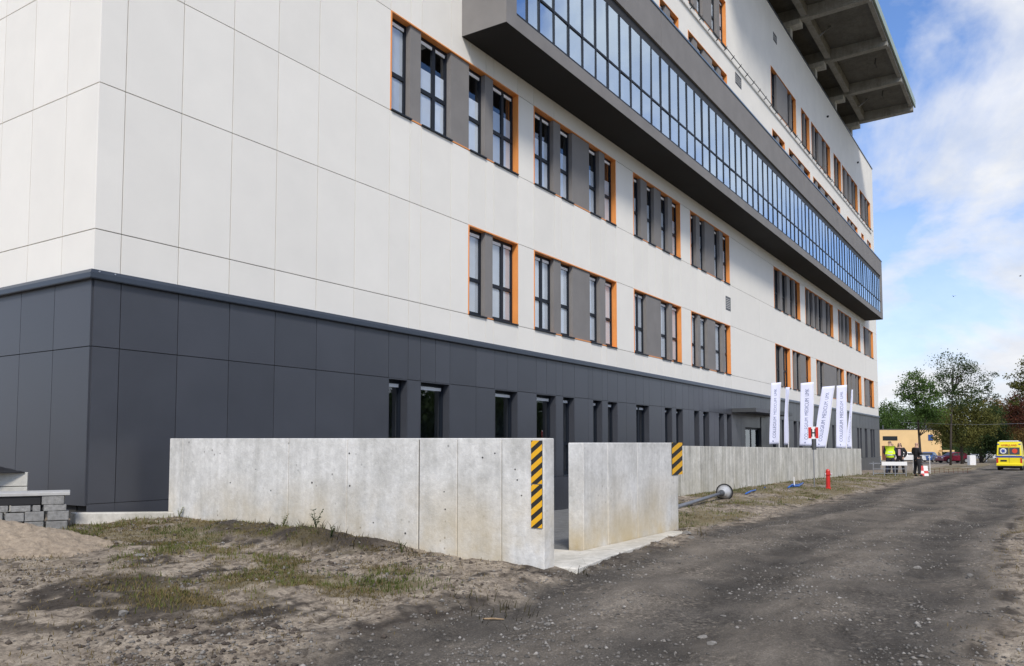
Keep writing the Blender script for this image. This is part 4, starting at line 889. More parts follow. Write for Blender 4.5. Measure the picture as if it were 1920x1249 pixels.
# ------------------------------------------------------------------ vehicles
def wheel(parent, x, y, r, w=.2):
    t_ = MB().tube([(x, y-w/2, r), (x, y+w/2, r)], r, 18).build('wheel', 'rubber', parent)
    WL[t_.name] = (x, y, 0); sgn = 1 if y > 0 else -1
    o = MB().tube([(x, y+sgn*(w/2), r), (x, y+sgn*(w/2+.012), r)], r*.62, 12).build('rim', 'car_silver', t_, origin=(x, y, 0)); o.location = (0, 0, 0) if True else o.location
    return t_
def car(label, loc, rz, paint, L_=4.2, Wd=1.75, Hh=1.46, group='cars parked by the far building'):
    c = thing('parked_car', label, 'car', loc, rz, group, local=True); s = L_/4.2
    belt, roof = .92*Hh/1.46, Hh
    lower = [(-2.1, .32), (-2.08, .62), (-2.0, .84), (-1.72, .93), (-.95, belt+.05), (1.55, belt+.06), (2.0, belt), (2.08, .6), (2.06, .32)]
    def arch(cx_): return [(cx_-.38, .32), (cx_-.30, .52), (cx_-.12, .66), (cx_+.12, .66), (cx_+.30, .52), (cx_+.38, .32)]
    poly = lower+arch(1.32)[::-1]+arch(-1.3)[::-1]
    poly = [(x*s, z) for x, z in poly]
    MB().prism(poly, 'y', -Wd/2, Wd/2).build('body', paint, c, bevel=.035, seg=2)
    MB().box(-1.95*s, 1.95*s, -Wd/2+.12, Wd/2-.12, .2, .6).build('underbody', 'rubber', c)
    gh = [(-1.0, belt+.03), (-.35, roof-.06), (.1, roof), (.9, roof-.02), (1.45, roof-.22), (1.78, belt+.03)]
    q = MB(); n = len(gh); hw = lambda z: Wd/2-.04-(z-belt)*.32
    q.add([(x*s, -hw(z), z) for x, z in gh]+[(x*s, hw(z), z) for x, z in gh], [tuple(range(n)), tuple(range(n, 2*n))[::-1]]+[(i, (i+1) % n, n+(i+1) % n, n+i) for i in range(n)]); q.build('cabin', paint, c, bevel=.03, seg=2)
    def side(pts, sd): MB().add([(x*s, sd*(hw(z)+.012), z) for x, z in pts], [tuple(range(len(pts)))]).build('window', 'car_glass', c)
    for sd in (-1, 1):
        side([(-.72, belt+.09), (-.26, roof-.13), (.22, roof-.10), (.22, belt+.09)], sd); side([(.30, belt+.09), (.30, roof-.10), (.92, roof-.13), (1.32, belt+.12)], sd)
        MB().box(-2.09*s, -1.9*s, sd*Wd*.32-.16, sd*Wd*.32+.16, .64, .78).build('headlight', 'reflective', c, bevel=.02)
        MB().box(1.98*s, 2.085*s, sd*Wd*.38-.12, sd*Wd*.38+.12, .66, .86).build('tail_light', 'lamp_red', c, bevel=.02)
        MB().box(-.78*s, -.62*s, sd*(Wd/2+.02)-.06, sd*(Wd/2+.02)+.06, belt, belt+.12).build('mirror', paint, c, bevel=.02)
    for pts, nm in (([(-.93, belt+.09), (-.40, roof-.11)], 'windscreen'), ([(1.70, belt+.12), (1.46, roof-.26)], 'rear_window')):
        off = -.035 if nm == 'windscreen' else .035
        MB().add([(x*s+off, sy*(hw(z)-.08), z+.02) for x, z, sy in ((*pts[0], -1), (*pts[0], 1), (*pts[1], 1), (*pts[1], -1))], [(0, 1, 2, 3)]).build(nm, 'car_glass', c)
    for x in (-1.3*s, 1.32*s):
        for sd in (-1, 1): wheel(c, x, sd*(Wd/2-.09), .31)
    return c
ang = math.atan2(_rt[1], _rt[0])
def car_at(px, py, dist, label, paint, rz, **k_): p = atd(px, py, dist); return car(label, (p.x, p.y, gz(p.x, p.y)), rz, paint, **k_)
car_at(1787, 868, 112, 'dark red hatchback parked in front of the yellow building', 'car_red', ang+.18)
car_at(1741, 866, 118, 'blue car parked left of the dark red hatchback', 'car_blue', ang+.9, L_=4.1)
car_at(1703, 866, 117, 'white car parked behind the group of people', 'car_white', ang+math.pi-.2, L_=4.3)
car_at(1860, 862, 150, 'white car half hidden by the dark trees far right', 'car_white', ang, L_=4.6)
car_at(1636, 868, 100, 'dark car showing beside the far corner of the hospital', 'car_silver', ang+1.2, L_=4.0)
# ambulance seen from behind
def ambulance():
    p = on(1893, 881); dist = (p-Vector((0, 0, EYE))).dot(Vector(_fw)); Hh = 2.5; Wd = 1.92; L_ = 5.6
    a = thing('ambulance', 'yellow ambulance van seen from behind, driving away on the dirt road', 'ambulance', p, -.02, local=True)
    prof = [(0.0, .38), (0, 1.1), (.22, 2.38), (.34, Hh-.05), (.55, Hh), (3.4, Hh), (3.8, Hh-.08), (4.5, 1.62), (5.35, 1.25), (5.55, .95), (5.6, .42)]
    arch = [(4.85, .38), (4.75, .62), (4.5, .72), (4.25, .62), (4.15, .38)]; arch2 = [(1.35, .38), (1.25, .62), (1.0, .72), (.75, .62), (.65, .38)]
    poly = prof+arch+arch2; n = len(poly); hw = lambda z: Wd/2-max(0, z-1.05)*.075
    q = MB(); q.add([(x, -hw(z), z) for x, z in poly]+[(x, hw(z), z) for x, z in poly], [tuple(range(n)), tuple(range(n, 2*n))[::-1]]+[(i, (i+1) % n, n+(i+1) % n, n+i) for i in range(n)]); q.build('body', 'amb_yellow', a, bevel=.05, seg=2)
    MB().box(.2, 5.3, -.8, .8, .22, .5).build('underbody', 'rubber', a)
    rx = lambda z: float(np.interp(z, [.38, 1.1, 2.38], [0, 0, .22]))
    def rear(pts, d0, nm, m, par=None):
        d0 = d0+.004
        k_ = MB(); nn_ = len(pts); k_.add([(rx(z)-d0, y, z) for y, z in pts]+[(rx(z)-d0-.012, y, z) for y, z in pts], [tuple(range(nn_)), tuple(range(nn_, 2*nn_))[::-1]]+[(i, (i+1) % nn_, nn_+(i+1) % nn_, nn_+i) for i in range(nn_)])
        return k_.build(nm, m, par or a)
    for sd in (-1, 1):
        y0, y1 = (.03, .80) if sd > 0 else (-.80, -.03)
        rear([(y0, 1.38), (y1, 1.38), (y1*(.96), 2.0), (y0, 2.0)], .003, 'rear_window', 'car_glass')
        rear([(sd*.82, .66), (sd*.95, .66), (sd*.95, 1.08), (sd*.82, 1.08)], .003, 'tail_light', 'lamp_red')
        rear([(sd*.80-.08, 2.24), (sd*.80+.08, 2.24), (sd*.80+.08, 2.33), (sd*.80-.08, 2.33)], .004, 'marker_light', 'amb_blue')
        MB().box(4.0, 4.14, sd*(Wd/2+.1)-.1, sd*(Wd/2+.1)+.1, 1.35, 1.68).build('mirror', 'black_paint', a, bevel=.03)
        for x in (1.0, 4.5): wheel(a, x, sd*(Wd/2-.12), .34, .22)
        q = MB().box(.3, 5.2, sd*(Wd/2-.004), sd*(Wd/2+.008), 1.02, 1.2); q.build('side_stripe', 'amb_blue', a)
    rear([(-.006, .65), (.006, .65), (.006, 1.10), (-.006, 1.10)], .004, 'door_seam', 'black_paint'); rear([(-.006, 1.10), (.006, 1.10), (.006, 2.12), (-.006, 2.12)], .004, 'door_seam', 'black_paint')
    rear([(-.97, 1.13), (.97, 1.13), (.96, 1.28), (-.96, 1.28)], .003, 'rear_stripe', 'amb_blue')
    rear([(-.5, 1.29), (.5, 1.29), (.5, 1.33), (-.5, 1.33)], .003, 'rear_stripe', 'reflective')
    rear([(.18, .78), (.66, .78), (.66, .92), (.18, .92)], .004, 'number_plate', 'black_paint')
    MB().box(-.10, .12, -.98, .98, .40, .62).build('bumper', 'amb_yellow', a, bevel=.03)
    MB().box(-.11, .0, -.9, .9, .34, .41).build('bumper_step', 'black_paint', a, bevel=.01)
    MB().box(.35, .75, -.72, .72, Hh-.01, Hh+.10).build('light_bar', 'reflective', a, bevel=.03); MB().box(2.9, 3.3, -.75, .75, Hh-.01, Hh+.12).build('light_bar', 'amb_blue', a, bevel=.03)
    def disc(y, z, r_, d0, nm, m, k_=22): rear([(y+r_*math.cos(2*math.pi*i/k_), z+r_*math.sin(2*math.pi*i/k_)) for i in range(k_)], d0, nm, m)
    disc(.43, 1.70, .24, .018, 'emblem_disc', 'white_paint'); disc(-.43, 1.70, .20, .018, 'emblem_disc', 'amb_red')
    for k_ in range(3):
        an = k_*math.pi/3; u, v = math.cos(an), math.sin(an); w_ = .045; l_ = .17
        rear([(.43+u*l_-v*w_, 1.70+v*l_+u*w_), (.43-u*l_-v*w_, 1.70-v*l_+u*w_), (.43-u*l_+v*w_, 1.70-v*l_-u*w_), (.43+u*l_+v*w_, 1.70+v*l_-u*w_)], .032+.001*k_, 'emblem_star', 'amb_blue')
    text_mesh('AMBULANS', .23, 'amb_red', 'lettering', a, (.16, 0, 2.19), (R(90-9.8), 0, R(-90)), .004)
ambulance()

# ------------------------------------------------------------------ far building
yb = atd(1716, 862, 138); zb_g = gz(yb.x, yb.y); mpy = 138/F_PX
YB = thing('yellow_building', 'low ochre yellow building with a flat roof and a rounded right end', 'building', (yb.x, yb.y, zb_g-.1), ang+.04, local=True)
u = lambda px: (px-1716)*mpy
zt2 = EYE+(839-806)*mpy-zb_g+.1
xl, xr = u(1610), u(1782); rad = 3.0
outl = [(xl, 0), (xr-rad, 0)]+[(xr-rad+rad*math.sin(k_*R(90)/8), rad-rad*math.cos(k_*R(90)/8)) for k_ in range(1, 9)]+[(xr, 10), (xl, 10)]
MB().prism(outl, 'z', 0, zt2).build('wall', 'ochre_render', YB)
MB().prism([(x*1.002, y-.06 if y < 5 else y) for x, y in outl], 'z', zt2, zt2+.12).build('roof', 'steel_dark', YB)
zpx = lambda py: EYE+(839-py)*mpy-zb_g+.1
wn = bx('window', 'car_glass', YB, u(1655), u(1683), -.04, .1, zpx(826), zpx(818)); bx('door', 'brown_paint', YB, u(1653), u(1662), -.04, .1, .1, zpx(836))
bx('blue_sign', 'car_blue', YB, u(1742), u(1751), -.10, -.02, zpx(826), zpx(815)); bx('canopy', 'ochre_render', YB, u(1762), u(1784), -1.2, -.02, zpx(847), zpx(844))
for q in (1662, 1745, 1753): bx('chimney', 'steel_dark', YB, u(q)-.08, u(q)+.08, 1, 1.16, zt2+.12, zt2+.8)
p = atd(1822, 870, 95); o = MB().box(-.36, .36, -.3, .3, 0, 1.15).build('concrete_block', 'white_paint', None, (0, 0, 0), bevel=.04); o.location = (p.x, p.y, gz(p.x, p.y)); o.rotation_euler = (0, 0, ang); tag(o, 'upright pale concrete block on the grass left of the ambulance', 'block')
p = atd(1850, 868, 125); rf = thing('rail_fence', 'white two rail fence under the dark trees', 'fence', (p.x, p.y, gz(p.x, p.y)), ang, local=True)
for z in (.45, .95): bx('rail', 'white_paint', rf, -2.4, 2.4, -.03, .03, z, z+.14)
for x in (-2.3, 0, 2.3): bx('post', 'white_paint', rf, x-.06, x+.06, -.02, .1, 0, 1.2)

# ------------------------------------------------------------------ trees
def tree(label, px, py, dist, top_py, crown, leafm, nleaf, leaf=.3, trunk=.22, seed=1, lean=0.0, limbs=9, spread=1.0, group='trees beyond the building'):
    """crown: list of (px, py, rx_px, rz_px, weight) blobs at the tree's distance"""
    g_ = np.random.default_rng(seed); b = atd(px, py, dist); b.z = gz(b.x, b.y); mpx = dist/F_PX
    t = thing('tree', label, 'tree', b, 0, group)
    blobs = []
    for (cx_, cy_, rx_, rz_, w_) in crown:
        c = atd(cx_, cy_, dist); c = c+Vector((_fw[0], _fw[1], 0))*g_.uniform(-.5, .5)*rx_*mpx; blobs.append((c, rx_*mpx, rz_*mpx, w_))
    tr = MB(); topz = EYE+(HZ-top_py)*mpx; right = Vector(_rt)
    main = [b-Vector((0, 0, .2)), b+Vector((0, 0, (topz-b.z)*.3))+right*lean*.4, b+Vector((0, 0, (topz-b.z)*.62))+right*lean, b+Vector((0, 0, (topz-b.z)*.92))+right*lean*1.2]
    tr.tube(main, [trunk, trunk*.75, trunk*.4, trunk*.1], 8)
    tot = sum(q[3] for q in blobs); leaves = []
    for c, rx_, rz_, w_ in blobs:
        nl = int(nleaf*1.9*w_/tot); ncl = max(5, int(nl/40))
        start = min(main, key=lambda m_: abs(m_.z-(c.z-rz_)))
        k_ = max(2, int(limbs*w_/tot*2)); ends = []
        for _ in range(k_):
            d = g_.normal(size=3); d /= np.linalg.norm(d); e = c+Vector((d[0]*rx_*.75, d[1]*rx_*.75, d[2]*rz_*.75))
            mid = start.lerp(e, .5)+Vector((0, 0, -.06*rz_)); tr.tube([start, mid, e], [trunk*.34, trunk*.2, trunk*.05], 5); ends.append(e)
        for _ in range(ncl):
            d = g_.normal(size=3); d /= np.linalg.norm(d); rr = g_.random()**.42; cc_ = np.array([c.x+d[0]*rx_*rr, c.y+d[1]*rx_*rr, c.z+d[2]*rz_*rr])
            sg = g_.uniform(.16, .34)*min(rx_, rz_)*spread; leaves.append(cc_+g_.normal(size=(nl//ncl+1, 3))*np.array([sg, sg, sg*.7]))
    tr.build('trunk', 'bark', t, smooth=True)
    P_ = np.concatenate(leaves); n = len(P_); a1 = g_.normal(size=(n, 3)); a1 /= np.linalg.norm(a1, axis=1)[:, None]; a2 = np.cross(a1, g_.normal(size=(n, 3))); a2 /= np.linalg.norm(a2, axis=1)[:, None]
    s_ = (leaf*.78*g_.uniform(.5, 1.3, size=n))[:, None]*.5
    V_ = np.stack([P_-a1*s_, P_+a2*s_*.6, P_+a1*s_, P_-a2*s_*.6], 1).reshape(-1, 3)-np.array(b)
    me_ = bpy.data.meshes.new('crown'); me_.from_pydata([tuple(q) for q in V_], [], [(4*i, 4*i+1, 4*i+2, 4*i+3) for i in range(n)]); me_.materials.append(MATS[leafm])
    o = bpy.data.objects.new('crown', me_); o.parent = t; col.objects.link(o); return t
tree('slim green tree with a curved bare trunk in front of the yellow building', 1727, 868, 90, 688, [(1712, 715, 24, 22, 1.0), (1730, 755, 26, 34, 1.6), (1700, 740, 18, 18, .7), (1745, 735, 16, 20, .6), (1722, 775, 22, 18, 1), (1752, 775, 20, 22, .9)], 'leaf_green', 4800, .26, .16, 3, -.3)
tree('tall sparse tree with thin upright branches, highest of the row', 1782, 868, 96, 655, [(1790, 690, 34, 32, 1.0), (1815, 700, 30, 38, .9), (1765, 725, 26, 26, .8), (1840, 720, 24, 36, .5), (1795, 745, 36, 24, 1), (1860, 735, 14, 30, .2)], 'leaf_dark', 3300, .26, .14, 5, .5, 26, .8)
tree('bushy olive tree under the tall sparse tree', 1804, 868, 104, 735, [(1770, 800, 26, 28, .9), (1785, 785, 34, 28, 1.2), (1815, 770, 30, 30, 1.2), (1840, 790, 26, 30, 1), (1800, 820, 32, 24, 1)], 'leaf_olive', 7500, .32, .2, 7, 0)
tree('dark green tree with a low crown left of the ambulance', 1840, 868, 112, 740, [(1850, 790, 34, 36, 1.4), (1830, 820, 34, 28, 1.2), (1870, 800, 28, 40, 1.2), (1860, 835, 34, 22, 1)], 'leaf_dark', 6500, .34, .24, 9, 0)
tree('brownish autumn tree directly behind the ambulance', 1880, 866, 118, 742, [(1880, 785, 34, 34, 1.2), (1862, 765, 24, 20, .7), (1900, 800, 30, 40, 1.3), (1880, 825, 40, 24, 1)], 'leaf_autumn', 5200, .34, .22, 11, 0)
tree('large dark tree filling the gap right of the ambulance', 1925, 868, 125, 730, [(1915, 800, 36, 44, 1.5), (1945, 780, 40, 50, 1.2), (1905, 840, 40, 22, 1)], 'leaf_dark', 5200, .38, .3, 13, 0)
tree('russet tree at the right edge of the picture', 1935, 868, 105, 680, [(1925, 762, 30, 30, 1.3), (1915, 785, 24, 20, .8)], 'leaf_russet', 2200, .3, .22, 15, 0)
tree('half bare olive tree reaching in from the right edge', 1950, 872, 80, 640, [(1925, 715, 28, 24, 1), (1905, 725, 20, 10, .4), (1935, 690, 24, 24, 1), (1900, 752, 22, 8, .25)], 'leaf_olive', 1500, .26, .2, 17, -.5, 14, .8)
tree('round green tree behind the left part of the yellow building', 1660, 866, 152, 752, [(1655, 785, 22, 22, 1), (1672, 775, 20, 22, 1), (1650, 800, 18, 14, .6)], 'leaf_green', 3200, .4, .25, 19, 0)
tree('lighter green tree behind the roof of the yellow building', 1700, 866, 158, 755, [(1698, 785, 24, 22, 1), (1720, 790, 22, 20, 1), (1685, 800, 22, 14, .7)], 'leaf_green', 3200, .4, .25, 21, 0)
tree('dark green tree behind the rounded end of the yellow building', 1760, 866, 160, 750, [(1750, 795, 26, 22, 1), (1775, 800, 26, 26, 1)], 'leaf_dark', 3200, .42, .25, 23, 0)
# far belt of wood
hz_ = np.random.default_rng(31); pts = []
for k_ in range(260):
    q = atd(hz_.uniform(1600, 2050), 850, hz_.uniform(185, 230)); sz = hz_.uniform(2, 4.6); c = np.array([q.x, q.y, -.5+hz_.uniform(.5, 5.5)])
    pts.append(c+hz_.normal(size=(48, 3))*np.array([sz*.5, sz*.5, sz*.35]))
P_ = np.concatenate(pts); n = len(P_); a1 = hz_.normal(size=(n, 3)); a1 /= np.linalg.norm(a1, axis=1)[:, None]; a2 = np.cross(a1, hz_.normal(size=(n, 3))); a2 /= np.linalg.norm(a2, axis=1)[:, None]
V_ = np.stack([P_-a1*.4, P_+a2*.3, P_+a1*.4, P_-a2*.3], 1).reshape(-1, 3)
me_ = bpy.data.meshes.new('woodland'); me_.from_pydata([tuple(q) for q in V_], [], [(4*i, 4*i+1, 4*i+2, 4*i+3) for i in range(n)]); me_.materials.append(MATS['leaf_dark'])
o = bpy.data.objects.new('woodland', me_); col.objects.link(o); tag(o, 'dark far off belt of trees along the horizon', 'woodland', kind='stuff')

P2 = []  # unseen trees added across the road so the ground floor panes mirror something dark
for k_ in range(420):
    c = np.array([hz_.uniform(-40, 130), hz_.uniform(-46, -34), hz_.uniform(.5, 7.0)]); sz = hz_.uniform(2, 4.2); P2.append(c+hz_.normal(size=(60, 3))*np.array([sz*.55, sz*.5, sz*.4]))
P2 = np.concatenate(P2); n = len(P2); a1 = hz_.normal(size=(n, 3)); a1 /= np.linalg.norm(a1, axis=1)[:, None]; a2 = np.cross(a1, hz_.normal(size=(n, 3))); a2 /= np.linalg.norm(a2, axis=1)[:, None]
V_ = np.stack([P2-a1*.5, P2+a2*.4, P2+a1*.5, P2-a2*.4], 1).reshape(-1, 3)
me_ = bpy.data.meshes.new('reflection_trees'); me_.from_pydata([tuple(q) for q in V_], [], [(4*i, 4*i+1, 4*i+2, 4*i+3) for i in range(n)]); me_.materials.append(MATS['leaf_dark'])
o = bpy.data.objects.new('reflection_trees', me_); col.objects.link(o); tag(o, 'unseen belt of trees across the road, added to darken the ground floor window reflections', 'woodland', kind='stuff')

# overhead wire and two birds
o = MB().tube([atd(1690, 792, 92), atd(1780, 795.5, 86), atd(1850, 796, 80), atd(1960, 793, 72)], .012, 5).build('overhead_wire', 'steel', None); tag(o, 'thin overhead wire crossing in front of the trees', 'wire')
def bird(label, px, py, dist, rz):
    c = atd(px, py, dist); b = thing('bird', label, 'bird', c, rz, 'birds in the sky', local=True)
    MB().tube([(-.16, 0, 0), (-.08, 0, .02), (.06, 0, .02), (.15, 0, .03), (.2, 0, .02)], [.01, .045, .05, .03, .006], 8).build('body', 'cloth_black', b, smooth=True)
    for sd in (-1, 1): MB().add([(.06, 0, .03), (-.06, 0, .03), (-.10, sd*.22, .12), (.02, sd*.2, .13), (-.08, sd*.42, .05), (.03, sd*.03, .055)], [(0, 1, 2, 3), (3, 2, 4), (0, 3, 5)]).build('wing', 'cloth_black', b)
bird('tiny dark bird above the trees in mid sky', 1788, 556, 120, .6); bird('tiny dark bird at the right edge of the sky', 1913, 518, 120, 2.0)

# ------------------------------------------------------------------ stones, grass
def rock(seed, r_, flat=.45):
    g_ = np.random.default_rng(seed); bm = bmesh.new(); bmesh.ops.create_icosphere(bm, subdivisions=2, radius=1)
    ax_ = g_.normal(size=(11, 3)); ax_ /= np.linalg.norm(ax_, axis=1)[:, None]; off = g_.uniform(.42, .85, 11)
    for v in bm.verts:
        p_ = np.array(v.co)
        for a_, o_ in zip(ax_, off):
            d_ = p_@a_
            if d_ > o_: p_ = p_-a_*(d_-o_)
        v.co = p_*np.array([1, .75, flat])*r_
    me_ = bpy.data.meshes.new('stone'); bm.to_mesh(me_); bm.free(); me_.materials.append(MATS['stone']); return me_
def stone(px, py, r_, seed, label):
    p_ = on(px, py); o = bpy.data.objects.new('stone', rock(seed, r_)); o.location = p_+Vector((0, 0, r_*.12)); o.rotation_euler = (0, 0, seed*1.3); col.objects.link(o); tag(o, label, 'stone')
stone(1026, 1172, .045, 1, 'pale rounded stone alone on the road, left of centre')
stone(1318, 1196, .05, 2, 'flat pale stone on the near road below the short wall')
stone(1334, 1208, .055, 3, 'larger pale flat stone just beside the first one on the near road')
stone(1356, 1156, .03, 4, 'small white stone in the middle of the near road')
stone(1722, 1176, .045, 5, 'oblong pale stone on the right half of the road')
stone(1722, 1066, .06, 6, 'dark edged flat stone in the middle distance of the road')
stone(1820, 1082, .07, 7, 'flat whitish stone on the right side of the road')
stone(230, 1152, .07, 8, 'white chunk of rubble on the dark mud at lower left')
stone(262, 1043, .06, 9, 'pale rubble piece below the sand heap')
stone(362, 973, .07, 10, 'white rubble piece against the long pale wall')
stone(90, 1235, .035, 11, 'yellowish stone at the lower left corner')
stone(1288, 1002, .10, 12, 'pale rubble lump at the foot of the short wall')
stone(1297, 1010, .07, 13, 'smaller rubble lump in front of the short wall corner')
p = on(905, 1163); q = on(945, 1164); o = MB().tube([p+Vector((0, 0, .012)), p.lerp(q, .5)+Vector((0, 0, .016)), q+Vector((0, 0, .012))], [.006, .008, .005], 6).build('stick', 'wood', None); tag(o, 'thin pale wooden stick lying on the road', 'stick')
# gravel
def scatter_mesh(name, m, V_, F_, label, cat):
    me_ = bpy.data.meshes.new(name); V_ = np.asarray(V_, np.float32); F_ = np.asarray(F_, np.int32); k_ = F_.shape[1]
    me_.vertices.add(len(V_)); me_.vertices.foreach_set('co', V_.ravel()); me_.loops.add(F_.size); me_.loops.foreach_set('vertex_index', F_.ravel())
    me_.polygons.add(len(F_)); me_.polygons.foreach_set('loop_start', np.arange(0, F_.size, k_)); me_.polygons.foreach_set('loop_total', np.full(len(F_), k_)); me_.update(calc_edges=True); me_.validate()
    me_.materials.append(MATS[m]); o = bpy.data.objects.new(name, me_); col.objects.link(o); return tag(o, label, cat, kind='stuff')
def gz_v(x, y):
    i = np.clip(np.searchsorted(xs, x)-1, 0, nx-2); j = np.clip(np.searchsorted(ys, y)-1, 0, ny-2)
    u_ = (x-xs[i])/(xs[i+1]-xs[i]); w_ = (y-ys[j])/(ys[j+1]-ys[j]); return (GZ[i, j]*(1-u_)+GZ[i+1, j]*u_)*(1-w_)+(GZ[i, j+1]*(1-u_)+GZ[i+1, j+1]*u_)*w_
def samp(arr, x, y):
    i = np.clip(np.searchsorted(xs, x)-1, 0, nx-2); j = np.clip(np.searchsorted(ys, y)-1, 0, ny-2); return arr[i, j]
mat('gravel', (.15, .14, .127), .95, noise=.75, nscale=7)
mat('gravel_pale', (.27, .255, .235), .95, noise=.3, nscale=9)
gr = np.random.default_rng(5)
def gravel(n, m, rmin, rmax, thr, name, label, cat='gravel', mask=None):
    d = 4.5+gr.random(n)**1.6*32; lat = gr.uniform(-.66, .66, n)*d
    x = d*_fw[0]+lat*_rt[0]; y = d*_fw[1]+lat*_rt[1]
    clus = fbm(x*.8+50, y*1.2, 4, .6); keep = (clus+gr.normal(size=n)*.07 > thr) & (~in_yard(x, y)) & (x < 45) & (y < 10.9) & (y > -2) & ~((x > W1X-.1) & (x < W1X+.3) & (y > 4.4))
    if mask is not None: keep &= gr.random(n) < mask(x, y)
    x, y = x[keep], y[keep]; n = len(x); z = gz_v(x, y); r_ = rmin+(rmax-rmin)*gr.random(n)**3.0
    oct_ = np.array([(1, 0, 0), (0, 1, 0), (-1, 0, 0), (0, -1, 0), (0, 0, .75), (0, 0, -.6)]); fo = np.array([(0, 1, 4), (1, 2, 4), (2, 3, 4), (3, 0, 4), (1, 0, 5), (2, 1, 5), (3, 2, 5), (0, 3, 5)])
    th = gr.uniform(0, 6.28, n); sx = gr.uniform(.7, 1.5, n); c_, s_ = np.cos(th), np.sin(th)
    P0 = oct_[None]*(r_[:, None, None])*gr.uniform(.65, 1.25, (n, 6, 1)); px_ = P0[..., 0]*sx[:, None]; py_ = P0[..., 1]
    V_ = np.stack([x[:, None]+px_*c_[:, None]-py_*s_[:, None], y[:, None]+px_*s_[:, None]+py_*c_[:, None], z[:, None]+P0[..., 2]+r_[:, None]*.2], -1).reshape(-1, 3)
    F_ = (fo[None]+6*np.arange(n)[:, None, None]).reshape(-1, 3); scatter_mesh(name, m, V_, F_, label, cat)
gravel(70000, 'gravel', .003, .022, .49, 'gravel', 'grey gravel scattered over the dirt road')
gravel(9000, 'gravel_pale', .003, .024, .53, 'pale_gravel', 'pale bits of rubble and gravel scattered over the road')
# grass blades
def grass(n, m, mask, hmin, hmax, wd, name, label, seed, dmax=50, lay=.5):
    g_ = np.random.default_rng(seed); d = 4.5+g_.random(n)**1.5*(dmax-4.5); lat = g_.uniform(-.66, .66, n)*d
    x = d*_fw[0]+lat*_rt[0]; y = d*_fw[1]+lat*_rt[1]; mk = mask(x, y); keep = (g_.random(n) < mk) & (~in_yard(x, y)) & (y < 11.2) & ~((x > W1X-.03) & (x < W1X+.4) & (y > 4.3) & (y < 11.2)); x, y, d = x[keep], y[keep], d[keep]
    n = len(x); z = gz_v(x, y)-.01; h = g_.uniform(hmin, hmax, n); th = g_.uniform(0, 6.28, n); ln = g_.uniform(.1, lay, n)*h*1.6; w_ = wd*(1+d*.045)
    dx_, dy_ = np.cos(th), np.sin(th); sx, sy = -dy_*w_, dx_*w_
    b0 = np.stack([x-sx, y-sy, z], -1); b1 = np.stack([x+sx, y+sy, z], -1); m0 = np.stack([x+dx_*ln*.35-sx*.7, y+dy_*ln*.35-sy*.7, z+h*.6], -1); m1 = np.stack([x+dx_*ln*.35+sx*.7, y+dy_*ln*.35+sy*.7, z+h*.6], -1); tp = np.stack([x+dx_*ln, y+dy_*ln, z+h], -1)
    V_ = np.stack([b0, b1, m1, m0, tp], 1).reshape(-1, 3); base = 5*np.arange(n)[:, None]
    F_ = np.concatenate([base+np.array([[0, 1, 2]]), base+np.array([[0, 2, 3]]), base+np.array([[3, 2, 4]])]); scatter_mesh(name, m, V_, F_, label, 'grass')
gm = lambda x, y: samp(grassy, x, y)
grass(260000, 'grass_green', lambda x, y: np.clip(gm(x, y)*1.2-.15, 0, 1)*sstep(.40, .58, fbm(x*1.1+9, y*1.1, 4)), .02, .08, .0035, 'green_grass', 'short green grass growing in patches on the dirt', 41)
grass(260000, 'grass_dry', lambda x, y: np.clip(gm(x, y)*1.0+.03*(1-samp(RD, x, y)), 0, 1)*sstep(.35, .55, fbm(x*1.4+33, y*1.4, 4)), .015, .06, .003, 'dry_grass', 'dry yellowish grass lying on the dirt', 42, lay=1.0)
grass(420000, 'grass_green', lambda x, y: np.clip(gm(x, y)*1.3-.28, 0, 1)*.75*sstep(.46, .58, fbm(x*2.4+19, y*2.4, 4)), .015, .06, .0026, 'near_grass', 'short green grass between the long wall and the mud', 47, dmax=14.5, lay=.8)
grass(420000, 'grass_dry', lambda x, y: np.clip(gm(x, y)*1.5+.05*(1-samp(RD, x, y)), 0, 1)*sstep(.40, .56, fbm(x*2.0+53, y*2.0, 4)), .01, .045, .0026, 'near_dry_grass', 'withered straw coloured grass between the long wall and the mud', 48, dmax=14.5, lay=1.2)
# leafy weeds at the wall foot
def weed(label, px, py, z, h, nl, seed, m='grass_green'):
    g_ = np.random.default_rng(seed); q = at(px, py, z); q = Vector((min(q.x, W1X-.06) if q.y > 4.5 and q.x < 8 else q.x, q.y, 0)); q.z = gz(q.x, q.y)
    w_ = thing('weed', label, 'plant', q, 0, 'weeds at the wall foot'); stem = MB(); lv = MB()
    for k_ in range(3):
        a = g_.uniform(0, 6.28); tip = q+Vector((math.cos(a)*h*.35, math.sin(a)*h*.35, h*g_.uniform(.7, 1))); stem.tube([q, q.lerp(tip, .5)+Vector((0, 0, h*.08)), tip], [.005, .004, .002], 5)
        for i in range(nl//3):
            c_ = q.lerp(tip, g_.uniform(.15, 1)); b = g_.uniform(0, 6.28); d_ = Vector((math.cos(b), math.sin(b), g_.uniform(-.2, .6))).normalized(); s_ = Vector((-d_.y, d_.x, 0)).normalized(); l_ = h*g_.uniform(.15, .3)
            lv.add([c_, c_+d_*l_*.5+s_*l_*.22, c_+d_*l_, c_+d_*l_*.5-s_*l_*.22], [(0, 1, 2, 3)])
    stem.build('stem', m, w_); lv.build('leaves', m, w_)
weed('small pale green weed growing at the foot of the long wall', 753, 1036, .42, .16, 30, 1)
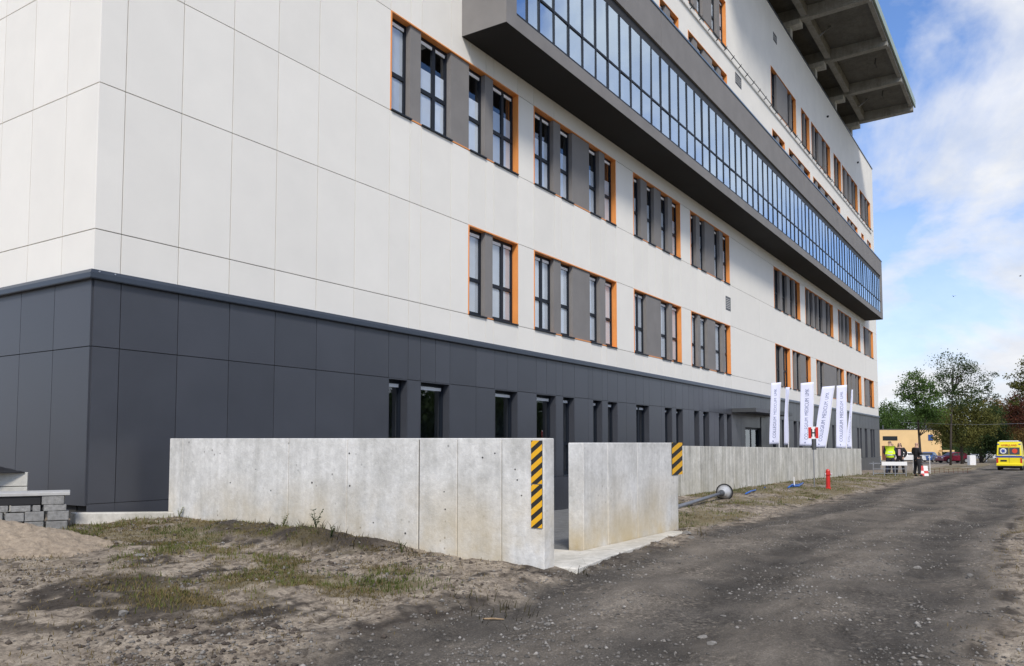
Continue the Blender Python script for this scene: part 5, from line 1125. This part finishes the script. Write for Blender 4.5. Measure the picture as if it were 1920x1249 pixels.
weed('bushy dark weed against the long wall on the soil heap', 592, 1008, .5, .22, 60, 2, 'leaf_dark')
weed('low dark weed beside the bushy one on the soil heap', 620, 1018, .48, .16, 45, 3, 'leaf_dark')
weed('upright green weed near the left end of the long wall', 530, 1000, .5, .2, 36, 4)
weed('thin green weed by the left end of the long wall', 358, 965, .6, .16, 24, 5)
tuft = at(700, 1086, .37)
grass(60000, 'grass_green', lambda x, y: np.exp(-(((x-tuft.x)*_rt[0]+(y-tuft.y)*_rt[1])/.5)**2-((-(x-tuft.x)*_rt[1]+(y-tuft.y)*_rt[0])/.22)**2)*sstep(.3, .5, fbm(x*4, y*4, 3)), .03, .09, .003, 'green_tuft', 'fresh green grass tuft in front of the long wall', 43, dmax=12)
def weeds(x, y):
    m_ = 0
    for px, py, rx_, s_ in ((585, 1012, .22, 1), (610, 1018, .3, 1), (560, 1005, .25, .8), (520, 1000, .3, .5), (640, 1030, .25, .6), (480, 985, .25, .4), (755, 1038, .08, .5), (880, 1055, .1, .3), (1060, 1066, .2, .8), (1090, 1064, .2, .6), (930, 1120, .25, .5), (1300, 1000, .3, .4)):
        q = at(px, py, .42 if px < 800 else .3); m_ = m_+s_*np.exp(-((x-q.x)**2+(y-q.y)**2)/rx_**2)
    return np.clip(m_, 0, 1)*.8
grass(70000, 'weed_brown', weeds, .03, .14, .0035, 'brown_weeds', 'brown withered weeds at the foot of the long wall', 44, dmax=16, lay=.9)
mat('clod', (.07, .056, .045), 1, noise=.5, nscale=12)
gravel(26000, 'clod', .006, .034, .50, 'soil_clods', 'dark crumbs of soil scattered over the dirt', 'soil', lambda x, y: (1-samp(RD, x, y))*(y > 2.5)*(x < 14))
def wallfoot(x, y): return np.exp(-((y-(W3Y-.18))/.16)**2)*(x > 16)*.7*sstep(.35, .6, fbm(x*1.3, y*1.3, 3))
grass(50000, 'grass_green', wallfoot, .05, .22, .005, 'wall_weeds', 'taller green weeds along the foot of the roadside wall', 45, dmax=46, lay=.5)
